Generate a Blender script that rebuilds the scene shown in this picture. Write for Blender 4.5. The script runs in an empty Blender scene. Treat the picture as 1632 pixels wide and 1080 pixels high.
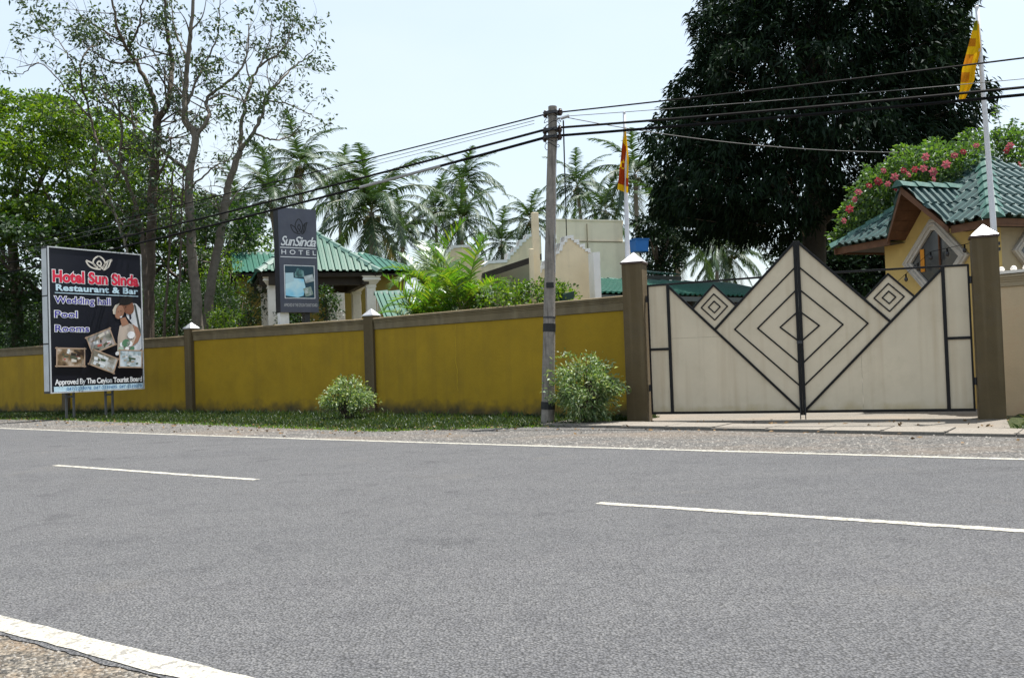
import bpy, bmesh, math, random
import numpy as np
from mathutils import Vector, Matrix

random.seed(7)
rng = np.random.default_rng(7)
SC = bpy.context.scene
COL = SC.collection
PI = math.pi

# ------------------------------------------------------------------ camera
FPX, CAMH, ROLL, PITCH = 1450.0, 1.2, 0.035, math.atan(35 / 1450.0)
_R = Vector((1, 0, 0)); _U = Vector((0, -math.sin(PITCH), math.cos(PITCH))); FWD = Vector((0, math.cos(PITCH), math.sin(PITCH)))
UPV = _U * math.cos(ROLL) + _R * math.sin(ROLL)
RGT = _R * math.cos(ROLL) - _U * math.sin(ROLL)
CAM = Vector((0, 0, CAMH))
cd = bpy.data.cameras.new('camera'); cam = bpy.data.objects.new('camera', cd); COL.objects.link(cam)
cd.sensor_fit = 'HORIZONTAL'; cd.sensor_width = 36.0; cd.lens = FPX / 1632 * 36
cd.clip_end = 3000; cd.clip_start = 0.05
mw = Matrix((RGT, UPV, -FWD)).transposed().to_4x4(); mw.translation = CAM
cam.matrix_world = mw
SC.camera = cam

# ------------------------------------------------------------------ sky, sun, exposure
SUN_AZ, SUN_EL = math.radians(55), math.radians(72)
w = bpy.data.worlds.new('World'); SC.world = w; w.use_nodes = True
nt = w.node_tree; nt.nodes.clear()
sky = nt.nodes.new('ShaderNodeTexSky'); sky.sky_type = 'NISHITA'; sky.sun_disc = False
sky.sun_elevation = SUN_EL; sky.sun_rotation = SUN_AZ
sky.air_density = 1.0; sky.dust_density = 2.5; sky.ozone_density = 1.0
bg = nt.nodes.new('ShaderNodeBackground'); bg.inputs[1].default_value = 0.11
wo = nt.nodes.new('ShaderNodeOutputWorld')
# thin high cloud over the whole sky
wt = nt.nodes.new('ShaderNodeTexCoord'); wm = nt.nodes.new('ShaderNodeMapping'); wm.inputs['Scale'].default_value = (1.2, 1.2, 3.0)
wn = nt.nodes.new('ShaderNodeTexNoise'); wn.inputs['Scale'].default_value = 1.6; wn.inputs['Detail'].default_value = 5; wn.inputs['Roughness'].default_value = .5
wr = nt.nodes.new('ShaderNodeMapRange'); wr.inputs[1].default_value = .3; wr.inputs[2].default_value = .7; wr.inputs[3].default_value = .48; wr.inputs[4].default_value = .78
wx = nt.nodes.new('ShaderNodeMix'); wx.data_type = 'RGBA'; wx.inputs[7].default_value = (3.65, 4.1, 4.25, 1)
nt.links.new(wt.outputs['Generated'], wm.inputs[0]); nt.links.new(wm.outputs[0], wn.inputs['Vector']); nt.links.new(wn.outputs[0], wr.inputs[0]); nt.links.new(wr.outputs[0], wx.inputs[0])
nt.links.new(sky.outputs[0], wx.inputs[6]); nt.links.new(wx.outputs[2], bg.inputs[0]); nt.links.new(bg.outputs[0], wo.inputs[0])
sd = bpy.data.lights.new('sun', 'SUN'); sd.energy = 4.6; sd.angle = math.radians(0.5); sd.color = (1, 0.955, 0.88)
so = bpy.data.objects.new('sun', sd); COL.objects.link(so)
SUND = Vector((math.sin(SUN_AZ) * math.cos(SUN_EL), math.cos(SUN_AZ) * math.cos(SUN_EL), math.sin(SUN_EL)))
so.rotation_euler = SUND.to_track_quat('Z', 'Y').to_euler(); so.location = (0, 0, 60)
SC.view_settings.view_transform = 'Standard'; SC.view_settings.look = 'None'
SC.view_settings.exposure = 1.2; SC.view_settings.gamma = 1; SC.view_settings.use_curve_mapping = False
SC.render.engine = 'CYCLES'
SC.cycles.max_bounces = 6; SC.cycles.diffuse_bounces = 3; SC.cycles.glossy_bounces = 2
SC.cycles.transmission_bounces = 3; SC.cycles.transparent_max_bounces = 6

# ------------------------------------------------------------------ layout helpers
def at(px, py, Y):
    """point seen at (px, py) of the photograph at depth Y"""
    r = FWD + RGT * ((px - 816) / FPX) - UPV * ((py - 540) / FPX)
    return CAM + r * (Y / r.y)
def gp(px, py, z=0.0):
    r = FWD + RGT * ((px - 816) / FPX) - UPV * ((py - 540) / FPX)
    return CAM + r * ((z - CAMH) / r.z)
RTH = math.radians(-35)
RC, RS = math.cos(RTH), math.sin(RTH)
def rd(s, t, z=0.0):
    """road coordinates: s along the road, t across it from its centre line"""
    T = t + 6.63 + 0.02803 * s + 0.001686 * s * s if s > -34 else t + 6.63 + 0.02803 * -34 + 0.001686 * 34 * 34 + (s + 34) * (0.02803 - 2 * 0.001686 * 34)
    if s > 14: T = t + 6.63 + 0.02803 * 14 + 0.001686 * 196 + (s - 14) * (0.02803 + 0.0472)
    return Vector((s * RC - T * RS, s * RS + T * RC, z))
AX = Vector((-0.33, 0.944, 0)); BX = Vector((0.944, 0.33, 0))      # house axes: into the plot, along its front
AX.normalize(); BX = Vector((AX.y, -AX.x, 0))
Z = Vector((0, 0, 1))

# ------------------------------------------------------------------ mesh helpers
class MB:
    def __init__(self): self.v = []; self.f = []; self.mi = []; self.cur = 0
    def add(self, vs, fs):
        o = len(self.v); self.v += [Vector(p) for p in vs]
        for f in fs: self.f.append([o + i for i in f]); self.mi.append(self.cur)
        return self
    def hexa(self, c, ux, uy, uz):
        """box from its corner c and three edge vectors"""
        c = Vector(c); ux, uy, uz = Vector(ux), Vector(uy), Vector(uz)
        vs = [c, c + ux, c + ux + uy, c + uy]; vs = vs + [p + uz for p in vs]
        fs = [(0, 3, 2, 1), (4, 5, 6, 7), (0, 1, 5, 4), (1, 2, 6, 5), (2, 3, 7, 6), (3, 0, 4, 7)]
        if ux.cross(uy).dot(uz) < 0: fs = [f[::-1] for f in fs]
        return self.add(vs, fs)
    def cbox(self, c, ux, uy, uz): 
        ux, uy, uz = Vector(ux), Vector(uy), Vector(uz)
        return self.hexa(Vector(c) - (ux + uy + uz) / 2, ux, uy, uz)
    def prism(self, poly, ext):
        n = len(poly); poly = [Vector(p) for p in poly]; ext = Vector(ext)
        nn = Vector((0, 0, 0))
        for i in range(n): nn += poly[i].cross(poly[(i + 1) % n])
        if nn.dot(ext) > 0: poly = poly[::-1]
        vs = poly + [p + ext for p in poly]
        return self.add(vs, [tuple(range(n)), tuple(range(2 * n - 1, n - 1, -1))] + [(i, i + n, (i + 1) % n + n, (i + 1) % n) for i in range(n)])
    def poly(self, pts): return self.add(pts, [tuple(range(len(pts)))])
    def frustum(self, c, w0, w1, h, ux=(1, 0, 0), uy=(0, 1, 0), d0=None, d1=None):
        c = Vector(c); ux, uy = Vector(ux), Vector(uy); d0 = d0 or w0; d1 = d1 or w1
        q = [(-1, -1), (1, -1), (1, 1), (-1, 1)]
        vs = [c + ux * (a * w0 / 2) + uy * (b * d0 / 2) for a, b in q] + [c + ux * (a * w1 / 2) + uy * (b * d1 / 2) + Z * h for a, b in q]
        return self.add(vs, [(3, 2, 1, 0), (4, 5, 6, 7)] + [(i, (i + 1) % 4, (i + 1) % 4 + 4, i + 4) for i in range(4)])
    def tube(self, pts, rad, n=6, cap=True):
        pts = [Vector(p) for p in pts]; m = len(pts)
        rad = rad if isinstance(rad, (list, tuple)) else [rad] * m
        ref = None; rings = []
        for i in range(m):
            d = (pts[min(i + 1, m - 1)] - pts[max(i - 1, 0)])
            if d.length < 1e-9: d = Vector((0, 0, 1))
            d.normalize()
            if ref is None: ref = Vector((1, 0, 0)) if abs(d.x) < .8 else Vector((0, 1, 0))
            a = (ref - d * ref.dot(d)).normalized(); ref = a; b = d.cross(a)
            rings.append([pts[i] + (a * math.cos(2 * PI * k / n) + b * math.sin(2 * PI * k / n)) * rad[i] for k in range(n)])
        vs = [p for r in rings for p in r]; fs = []
        for i in range(m - 1):
            for k in range(n): fs.append((i * n + k, i * n + (k + 1) % n, (i + 1) * n + (k + 1) % n, (i + 1) * n + k))
        if cap: fs.append(tuple(range(n - 1, -1, -1))); fs.append(tuple((m - 1) * n + k for k in range(n)))
        return self.add(vs, fs)
    def ball(self, c, r, n=8, sz=1.0):
        c = Vector(c); R = n // 2; vs = [c - Z * r * sz]
        for i in range(1, R):
            a = PI * i / R - PI / 2
            for k in range(n): vs.append(c + Vector((math.cos(a) * math.cos(2 * PI * k / n), math.cos(a) * math.sin(2 * PI * k / n), math.sin(a) * sz)) * r)
        vs.append(c + Z * r * sz); L = len(vs) - 1; fs = []
        for k in range(n): fs.append((0, 1 + (k + 1) % n, 1 + k)); fs.append((L, L - n + k, L - n + (k + 1) % n))
        for i in range(R - 2):
            for k in range(n): fs.append((1 + i * n + k, 1 + i * n + (k + 1) % n, 1 + (i + 1) * n + (k + 1) % n, 1 + (i + 1) * n + k))
        return self.add(vs, fs)
    def build(self, name, mat, parent=None, origin=None, smooth=False, bevel=0):
        """links the collected shapes as ONE mesh object; coordinates are world unless origin is given as local"""
        off = Vector(origin) if origin is not None else (world_of(parent) if parent else Vector((0, 0, 0)))
        me = bpy.data.meshes.new(name)
        me.from_pydata([tuple(p - off) for p in self.v], [], self.f); 
        mats = mat if isinstance(mat, (list, tuple)) else [mat]
        for m in mats: me.materials.append(m)
        if len(mats) > 1: me.polygons.foreach_set('material_index', self.mi)
        if smooth: me.polygons.foreach_set('use_smooth', [True] * len(me.polygons))
        me.update()
        o = bpy.data.objects.new(name, me); COL.objects.link(o)
        if parent: o.parent = parent
        else: o.location = off
        if bevel:
            b = o.modifiers.new('bevel', 'BEVEL'); b.width = bevel; b.segments = 2; b.limit_method = 'ANGLE'; b.angle_limit = .6
        return o
def world_of(o):
    p = Vector((0, 0, 0))
    while o is not None: p += o.location; o = o.parent
    return p
def tag(o, label=None, cat=None, group=None, kind=None):
    if label: o['label'] = label
    if cat: o['category'] = cat
    if group: o['group'] = group
    if kind: o['kind'] = kind
    return o
def thing(name, loc, label, cat, group=None, rz=0):
    o = bpy.data.objects.new(name, None); COL.objects.link(o); o.location = loc; o.rotation_euler = (0, 0, rz)
    o.empty_display_size = .2
    return tag(o, label, cat, group)
def np_mesh(name, V, Fq, mat, parent=None, smooth=False, local=False):
    """fast mesh from arrays V (n,3) and quads (k,4) or tris (k,3)"""
    V = np.asarray(V, dtype=np.float32)
    if parent is not None and not local: V = V - np.array(world_of(parent), dtype=np.float32)
    k, c = Fq.shape
    me = bpy.data.meshes.new(name); me.vertices.add(len(V)); me.vertices.foreach_set('co', V.ravel())
    me.loops.add(k * c); me.loops.foreach_set('vertex_index', Fq.astype(np.int32).ravel())
    me.polygons.add(k); me.polygons.foreach_set('loop_start', np.arange(k, dtype=np.int32) * c)
    me.polygons.foreach_set('loop_total', np.full(k, c, dtype=np.int32))
    me.update(calc_edges=True); me.materials.append(mat)
    if smooth: me.polygons.foreach_set('use_smooth', [True] * k)
    o = bpy.data.objects.new(name, me); COL.objects.link(o)
    if parent is not None: o.parent = parent
    return o
def nrm(a): return a / np.maximum(np.linalg.norm(a, axis=-1, keepdims=True), 1e-9)
def leaf_arrays(P, D, L, Wd, droop=0.15):
    """one rhombic leaf per point, folded a little along its midrib"""
    n = len(P); D = nrm(D)
    r = rng.normal(size=(n, 3)); S = nrm(np.cross(D, r)); 
    L = np.broadcast_to(np.asarray(L, dtype=float), (n,))[:, None]; Wd = np.broadcast_to(np.asarray(Wd, dtype=float), (n,))[:, None]
    mid = P + D * L * .45; tip = P + D * L; tip = tip - np.array([0, 0, 1.0]) * L * droop
    V = np.stack([P, mid + S * Wd / 2, tip, mid - S * Wd / 2], 1).reshape(-1, 3)
    F = np.arange(n * 4).reshape(n, 4)
    return V, F
def leaf_obj(name, P, D, L, Wd, mat, parent, droop=.15, kind='stuff'):
    V, F = leaf_arrays(P, D, L, Wd, droop)
    o = np_mesh(name, V, F, mat, parent); 
    if kind: o['kind'] = kind
    return o
def sphere_dirs(n, up=0.0):
    d = rng.normal(size=(n, 3)); d[:, 2] += up; return nrm(d)
def clump_leaves(centres, radii, per, flat=0.7, up=0.25):
    """points and directions of leaves on the shells of clumps"""
    Ps, Ds = [], []
    for c, r in zip(centres, radii):
        n = int(per * (r ** 2)); n = max(n, 12)
        d = sphere_dirs(n, up); rr = r * (0.45 + 0.6 * rng.random((n, 1)) ** .6)
        p = np.array(c) + d * rr * np.array([1, 1, flat])
        Ps.append(p); Ds.append(nrm(d + rng.normal(size=(n, 3)) * .55))
    return np.concatenate(Ps), np.concatenate(Ds)

# ------------------------------------------------------------------ materials
def lin(r, g, b): return tuple(((c / 255) / 12.92 if c / 255 < .04045 else ((c / 255 + .055) / 1.055) ** 2.4) for c in (r, g, b)) + (1,)
def M(name, col, rough=.75, var=.12, vs=2.0, bump=.15, bs=60, metal=0.0, stain=None, spec=.4, streak=None, foot=None, coat=0):
    """painted, plastered or metal surface: mottled colour, stains, rain streaks, splashed foot, fine relief"""
    m = bpy.data.materials.new(name); m.use_nodes = True; nt = m.node_tree; N = nt.nodes; Lk = nt.links
    p = N['Principled BSDF']; p.inputs['Roughness'].default_value = rough; p.inputs['Metallic'].default_value = metal
    p.inputs['Specular IOR Level'].default_value = spec
    tc = N.new('ShaderNodeTexCoord')
    n1 = N.new('ShaderNodeTexNoise'); n1.inputs['Scale'].default_value = vs; n1.inputs['Detail'].default_value = 6; n1.inputs['Roughness'].default_value = .65
    Lk.new(tc.outputs['Object'], n1.inputs['Vector'])
    r = N.new('ShaderNodeValToRGB'); r.color_ramp.elements[0].position = .3; r.color_ramp.elements[1].position = .7
    c = col if len(col) == 4 else tuple(col) + (1,)
    r.color_ramp.elements[0].color = tuple(x * (1 - var) for x in c[:3]) + (1,); r.color_ramp.elements[1].color = tuple(min(1, x * (1 + var)) for x in c[:3]) + (1,)
    Lk.new(n1.outputs[0], r.inputs[0]); out = r.outputs[0]
    def mixin(fac, colr, out):
        mx = N.new('ShaderNodeMix'); mx.data_type = 'RGBA'; Lk.new(fac, mx.inputs[0]); Lk.new(out, mx.inputs[6]); mx.inputs[7].default_value = tuple(colr[:3]) + (1,)
        return mx.outputs[2]
    def thr(src, lo, hi, amt):
        q = N.new('ShaderNodeMapRange'); q.inputs[1].default_value = lo; q.inputs[2].default_value = hi; q.inputs[4].default_value = amt; Lk.new(src, q.inputs[0]); return q.outputs[0]
    if stain:
        sc, scale, amt = stain
        n2 = N.new('ShaderNodeTexNoise'); n2.inputs['Scale'].default_value = scale; n2.inputs['Detail'].default_value = 8; n2.inputs['Roughness'].default_value = .7
        Lk.new(tc.outputs['Object'], n2.inputs['Vector']); out = mixin(thr(n2.outputs[0], .52, .72, amt), sc, out)
    if streak:
        sc, scale, amt = streak
        mp = N.new('ShaderNodeMapping'); mp.inputs['Scale'].default_value = (scale, scale, scale * .05); Lk.new(tc.outputs['Object'], mp.inputs[0])
        n3 = N.new('ShaderNodeTexNoise'); n3.inputs['Scale'].default_value = 1; n3.inputs['Detail'].default_value = 5; Lk.new(mp.outputs[0], n3.inputs['Vector'])
        out = mixin(thr(n3.outputs[0], .5, .75, amt), sc, out)
    if foot:
        sc, hgt, amt = foot
        sx = N.new('ShaderNodeSeparateXYZ'); Lk.new(tc.outputs['Object'], sx.inputs[0])
        n4 = N.new('ShaderNodeTexNoise'); n4.inputs['Scale'].default_value = 3.5; n4.inputs['Detail'].default_value = 8; Lk.new(tc.outputs['Object'], n4.inputs['Vector'])
        ad = N.new('ShaderNodeMath'); ad.operation = 'MULTIPLY_ADD'; ad.inputs[1].default_value = -hgt * 1.6; Lk.new(n4.outputs[0], ad.inputs[0]); Lk.new(sx.outputs[2], ad.inputs[2])
        out = mixin(thr(ad.outputs[0], hgt * .1, -hgt * .7, amt), sc, out)
    Lk.new(out, p.inputs['Base Color'])
    if bump:
        nb = N.new('ShaderNodeTexNoise'); nb.inputs['Scale'].default_value = bs; nb.inputs['Detail'].default_value = 5; Lk.new(tc.outputs['Object'], nb.inputs['Vector'])
        b = N.new('ShaderNodeBump'); b.inputs['Strength'].default_value = bump; b.inputs['Distance'].default_value = .02; Lk.new(nb.outputs[0], b.inputs['Height']); Lk.new(b.outputs[0], p.inputs['Normal'])
    if coat: p.inputs['Coat Weight'].default_value = coat; p.inputs['Coat Roughness'].default_value = .15
    return m
def leafmat(name, cols, trans=.35, rough=.5, gloss=.06, tcol=None):
    """leaves: colour differs from leaf to leaf, light comes through them"""
    m = bpy.data.materials.new(name); m.use_nodes = True; nt = m.node_tree; N = nt.nodes; Lk = nt.links; N.clear()
    g = N.new('ShaderNodeNewGeometry'); r = N.new('ShaderNodeValToRGB'); r.color_ramp.interpolation = 'LINEAR'
    for i, c in enumerate(cols):
        e = r.color_ramp.elements[i] if i < 2 else r.color_ramp.elements.new(1)
        e.position = i / (len(cols) - 1); e.color = tuple(c) + (1,)
    Lk.new(g.outputs['Random Per Island'], r.inputs[0])
    d = N.new('ShaderNodeBsdfDiffuse'); Lk.new(r.outputs[0], d.inputs[0])
    t = N.new('ShaderNodeBsdfTranslucent'); hs = N.new('ShaderNodeMix'); hs.data_type = 'RGBA'; hs.blend_type = 'MULTIPLY'; hs.inputs[0].default_value = 1; Lk.new(r.outputs[0], hs.inputs[6]); hs.inputs[7].default_value = tuple(tcol or (1.5, 1.5, .6)) + (1,)
    hs.clamp_result = False
    Lk.new(hs.outputs[2], t.inputs[0])
    mx = N.new('ShaderNodeMixShader'); mx.inputs[0].default_value = trans; Lk.new(d.outputs[0], mx.inputs[1]); Lk.new(t.outputs[0], mx.inputs[2])
    gl = N.new('ShaderNodeBsdfGlossy'); gl.inputs['Roughness'].default_value = rough; gl.inputs[0].default_value = (.8, .85, .9, 1)
    m2 = N.new('ShaderNodeMixShader'); m2.inputs[0].default_value = gloss; Lk.new(mx.outputs[0], m2.inputs[1]); Lk.new(gl.outputs[0], m2.inputs[2])
    o = N.new('ShaderNodeOutputMaterial'); Lk.new(m2.outputs[0], o.inputs[0]); return m
def ground_mat(name, cols, scale, bump, bdist, big=None, rough=.95, pits=0):
    """asphalt, gravel, earth: fine speckle over patches, with relief"""
    m = bpy.data.materials.new(name); m.use_nodes = True; nt = m.node_tree; N = nt.nodes; Lk = nt.links
    p = N['Principled BSDF']; p.inputs['Roughness'].default_value = rough; p.inputs['Specular IOR Level'].default_value = .25
    tc = N.new('ShaderNodeTexCoord')
    v = N.new('ShaderNodeTexVoronoi'); v.inputs['Scale'].default_value = scale; v.inputs['Randomness'].default_value = 1
    Lk.new(tc.outputs['Object'], v.inputs['Vector'])
    r = N.new('ShaderNodeValToRGB')
    for i, c in enumerate(cols):
        e = r.color_ramp.elements[i] if i < 2 else r.color_ramp.elements.new(1)
        e.position = i / (len(cols) - 1); e.color = tuple(c) + (1,)
    sp = N.new('ShaderNodeSeparateColor'); Lk.new(v.outputs['Color'], sp.inputs[0]); Lk.new(sp.outputs[0], r.inputs[0])
    out = r.outputs[0]
    if pits:
        q = N.new('ShaderNodeMapRange'); q.inputs[1].default_value = .42; q.inputs[2].default_value = .72; q.inputs[4].default_value = pits; Lk.new(v.outputs['Distance'], q.inputs[0])
        mx = N.new('ShaderNodeMix'); mx.data_type = 'RGBA'; Lk.new(q.outputs[0], mx.inputs[0]); Lk.new(out, mx.inputs[6]); mx.inputs[7].default_value = (.03, .03, .03, 1); out = mx.outputs[2]
    def layer(scale, lo, hi, amt, col, out, mul=False, stretch=None):
        n = N.new('ShaderNodeTexNoise'); n.inputs['Scale'].default_value = scale; n.inputs['Detail'].default_value = 7; n.inputs['Roughness'].default_value = .62
        src = tc.outputs['Object']
        if stretch:
            mp = N.new('ShaderNodeMapping'); mp.inputs['Rotation'].default_value = (0, 0, -RTH); mp.inputs['Scale'].default_value = stretch; Lk.new(src, mp.inputs[0]); src = mp.outputs[0]
        Lk.new(src, n.inputs['Vector'])
        q = N.new('ShaderNodeMapRange'); q.inputs[1].default_value = lo; q.inputs[2].default_value = hi; q.inputs[4].default_value = amt; Lk.new(n.outputs[0], q.inputs[0])
        mx = N.new('ShaderNodeMix'); mx.data_type = 'RGBA'; Lk.new(q.outputs[0], mx.inputs[0]); Lk.new(out, mx.inputs[6]); mx.inputs[7].default_value = tuple(col) + (1,)
        if mul: mx.blend_type = 'MULTIPLY'
        return mx.outputs[2]
    for L in (big or []): out = layer(*L[:5], out, *L[5:])
    Lk.new(out, p.inputs['Base Color'])
    nb = N.new('ShaderNodeTexNoise'); nb.inputs['Scale'].default_value = scale * .7; nb.inputs['Detail'].default_value = 4; Lk.new(tc.outputs['Object'], nb.inputs['Vector'])
    mh = N.new('ShaderNodeMath'); mh.operation = 'MULTIPLY_ADD'; mh.inputs[1].default_value = -1.0; Lk.new(v.outputs['Distance'], mh.inputs[0]); Lk.new(nb.outputs[0], mh.inputs[2])
    b = N.new('ShaderNodeBump'); b.inputs['Strength'].default_value = bump; b.inputs['Distance'].default_value = bdist; Lk.new(mh.outputs[0], b.inputs['Height']); Lk.new(b.outputs[0], p.inputs['Normal'])
    return m
def flat(name, col, rough=.5, var=.04): return M(name, col, rough=rough, var=var, vs=8, bump=0)

asphalt = ground_mat('asphalt', [(.092, .094, .101), (.117, .119, .127), (.134, .136, .144), (.165, .166, .17)], 74, .95, .017, pits=.65,
    big=[(.38, .42, .62, .6, (.82, .83, .85), True, (.18, 1, 1)), (2.2, .48, .66, .5, (.78, .78, .80), True), (11, .5, .66, .5, (.80, .80, .81), True), (.8, .57, .64, .35, (.68, .68, .69), True, (.08, 1.6, 1)), (1.1, .62, .66, .4, (.66, .66, .67), True), (.7, .6, .75, .3, (.15, .14, .125))])
gravel = ground_mat('roadside_gravel', [(.05, .050, .050), (.10, .098, .095), (.145, .14, .134), (.24, .232, .222)], 38, 1.0, .03, pits=.5,
    big=[(.55, .5, .66, .55, (.185, .145, .108), False, (.3, 1, 1)), (2.5, .52, .7, .4, (.22, .18, .15))])
shoulder_m = ground_mat('shoulder_gravel', [(.06, .058, .055), (.13, .12, .105), (.21, .185, .15), (.32, .29, .25)], 46, 1.0, .03, pits=.6,
    big=[(3, .45, .65, .5, (.24, .175, .115))])
earth = ground_mat('earth', [(.10, .075, .05), (.16, .125, .085), (.20, .16, .11)], 22, .8, .04, big=[(.3, .4, .6, .75, (.05, .075, .02)), (1.4, .5, .65, .5, (.10, .09, .05))])
turf = ground_mat('turf_earth', [(.018, .028, .008), (.035, .05, .014), (.06, .07, .022)], 26, .9, .05, big=[(1.2, .55, .7, .5, (.09, .07, .045))])
concrete = ground_mat('driveway_concrete', [(.11, .102, .09), (.145, .134, .118), (.18, .165, .145)], 70, .35, .006, big=[(.8, .45, .65, .5, (.20, .165, .13)), (5, .52, .7, .4, (.15, .13, .11))])
slab_m = ground_mat('slab_concrete', [(.135, .125, .11), (.175, .16, .14), (.215, .195, .17)], 60, .4, .006, big=[(2.2, .5, .7, .5, (.20, .175, .15))])
roadpaint = ground_mat('road_paint', [(.33, .32, .285), (.40, .39, .35), (.44, .43, .39)], 62, .8, .012, pits=.35, big=[(20, .53, .60, .8, (.15, .145, .135)), (2.5, .45, .7, .4, (.29, .275, .235)), (7, .6, .68, .7, (.16, .155, .145))])
yellow = M('yellow_wall_paint', (.335, .208, .008), rough=.85, var=.14, vs=1.3, bump=.25, bs=25, stain=((.26, .175, .014), 2.2, .5), streak=((.20, .125, .014), 3.2, .4), foot=((.055, .045, .02), .38, .95))
brown = M('brown_trim_paint', (.088, .062, .028), rough=.8, var=.14, vs=2.5, bump=.2, bs=40, stain=((.09, .07, .045), 3, .6), streak=((.21, .165, .10), 6, .35))
brownc = M('brown_coping', (.16, .122, .068), rough=.8, var=.18, vs=3, bump=.25, bs=30, stain=((.10, .08, .055), 2.5, .7), streak=((.28, .23, .15), 4, .4))
silver = M('cap_sheet_metal', (.46, .47, .50), rough=.5, var=.12, vs=7, bump=.1, bs=20, metal=.6, stain=((.30, .28, .26), 9, .6))
black = M('black_gate_paint', (.005, .0048, .006), rough=.38, var=.3, vs=12, bump=.03, bs=50, spec=.25)
gatecream = M('gate_sheet_cream', (.58, .495, .37), rough=.6, var=.06, vs=1.5, bump=.12, bs=1.6, stain=((.47, .40, .28), 2.0, .5), streak=((.40, .30, .19), 6, .5), foot=((.36, .27, .11), .30, .8))
creamwall = M('cream_wall', (.72, .61, .43), rough=.85, var=.08, vs=1.5, bump=.2, bs=30, stain=((.42, .36, .27), 1.4, .5), streak=((.36, .31, .24), 4, .4))
towerlit = M('cream_wall_lit', (.80, .71, .55), rough=.85, var=.07, vs=1.5, bump=.2, bs=30, stain=((.60, .52, .40), 1.2, .5), streak=((.42, .37, .29), 3, .4))  # lighter copy of creamwall: the tower's sunlit look is put into its colour
beige = M('beige_wall', (.50, .40, .27), rough=.85, var=.08, vs=2, bump=.2, bs=30, stain=((.44, .30, .20), 2, .6))
whitep = M('white_paint', (.72, .72, .72), rough=.7, var=.06, vs=3, bump=.1, bs=30, stain=((.55, .54, .52), 4, .5))
columnp = M('column_paint', (.76, .73, .69), rough=.8, var=.07, vs=3, bump=.15, bs=30, stain=((.46, .42, .38), 4, .4))
ochre = M('ochre_wall', (.45, .325, .115), rough=.85, var=.1, vs=2, bump=.2, bs=30, streak=((.40, .27, .09), 4, .5))
yellowhouse = M('house_yellow', (.20, .15, .03), rough=.85, var=.1, vs=2, bump=.2, bs=30)
taupe = M('taupe_wall', (.30, .25, .17), rough=.85, var=.1, vs=2, bump=.2, bs=30, stain=((.2, .16, .11), 2, .5))
roofgreen = M('green_roof_sheet', (.010, .078, .054), rough=.5, var=.14, vs=3, bump=.06, bs=15, spec=.22, stain=((.05, .10, .08), 4, .5))
tilegreen = M('green_roof_tile', (.020, .058, .058), rough=.45, var=.25, vs=5, bump=.08, bs=18, spec=.4, stain=((.065, .085, .078), 4, .65))
capgreen = M('green_ridge_cap', (.025, .088, .074), rough=.5, var=.18, vs=6, bump=.1, bs=20, stain=((.12, .16, .15), 6, .5))
darkwood = M('dark_timber', (.10, .045, .022), rough=.7, var=.3, vs=6, bump=.2, bs=30)
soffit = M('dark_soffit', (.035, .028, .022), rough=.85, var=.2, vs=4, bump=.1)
gutter = M('gutter_grey', (.06, .075, .075), rough=.5, var=.15)
polewood = M('weathered_pole', (.22, .195, .172), rough=.85, var=.25, vs=9, bump=.5, bs=40, streak=((.07, .06, .052), 22, .8), stain=((.26, .24, .22), 7, .5))
tar = M('black_band', (.012, .012, .013), rough=.6, var=.3)
cablem = M('cable_rubber', (.006, .006, .007), rough=.7, var=.2, bump=0, spec=.1)
sleeve = M('cable_sleeve', (.30, .30, .31), rough=.5, var=.15, bump=0)
dullwire = M('dull_wire', (.09, .09, .09), rough=.6, var=.2, bump=0)
steel = M('galvanised_steel', (.42, .43, .45), rough=.45, var=.12, metal=.6, bump=.05)

darksteel = M('dark_steel', (.05, .05, .055), rough=.5, var=.2, metal=.4, bump=.05)
polewhite = M('flagpole_paint', (.62, .62, .66), rough=.4, var=.08, vs=6, bump=.03)
bluetank = M('blue_plastic', (.012, .13, .42), rough=.4, var=.08, bump=.02)
bark = M('bark', (.075, .058, .044), rough=.9, var=.35, vs=7, bump=.8, bs=25, stain=((.13, .115, .098), 4, .7))
paleb = M('pale_bark', (.135, .118, .098), rough=.9, var=.3, vs=7, bump=.6, bs=25, stain=((.10, .085, .07), 3, .6))
darkbark = M('dark_bark', (.028, .024, .02), rough=.9, var=.3, vs=7, bump=.7, bs=25)
palmbark = M('palm_bark', (.19, .165, .14), rough=.9, var=.25, vs=6, bump=.5, bs=20)
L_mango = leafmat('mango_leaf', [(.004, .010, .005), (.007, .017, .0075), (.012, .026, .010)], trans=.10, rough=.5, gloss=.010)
L_bright = leafmat('bright_leaf', [(.018, .045, .004), (.04, .09, .007), (.08, .145, .010), (.12, .175, .016)], trans=.5, gloss=.03)
L_mid = leafmat('mid_leaf', [(.009, .025, .005), (.018, .046, .007), (.036, .072, .013)], trans=.4, gloss=.04)
L_sparse = leafmat('sparse_leaf', [(.016, .034, .011), (.03, .056, .017), (.048, .078, .026)], trans=.35, gloss=.05)
L_palm = leafmat('palm_leaf', [(.014, .034, .011), (.026, .058, .018), (.042, .076, .026)], trans=.3, rough=.5, gloss=.04)
L_areca = leafmat('areca_leaf', [(.03, .09, .008), (.065, .15, .012), (.14, .19, .02)], trans=.5, rough=.4, gloss=.06)
L_bush = leafmat('variegated_leaf', [(.04, .09, .022), (.085, .15, .035), (.17, .24, .09), (.36, .41, .24)], trans=.35, gloss=.05)
L_vine = leafmat('vine_leaf', [(.022, .055, .012), (.05, .11, .018), (.10, .17, .035)], trans=.45, gloss=.05)
L_grass = leafmat('grass_blade', [(.010, .025, .004), (.020, .045, .007), (.035, .062, .010), (.075, .085, .026)], trans=.35, gloss=.03)
L_dry = leafmat('dry_frond', [(.13, .10, .05), (.20, .16, .09)], trans=.3, gloss=.05)

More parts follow.
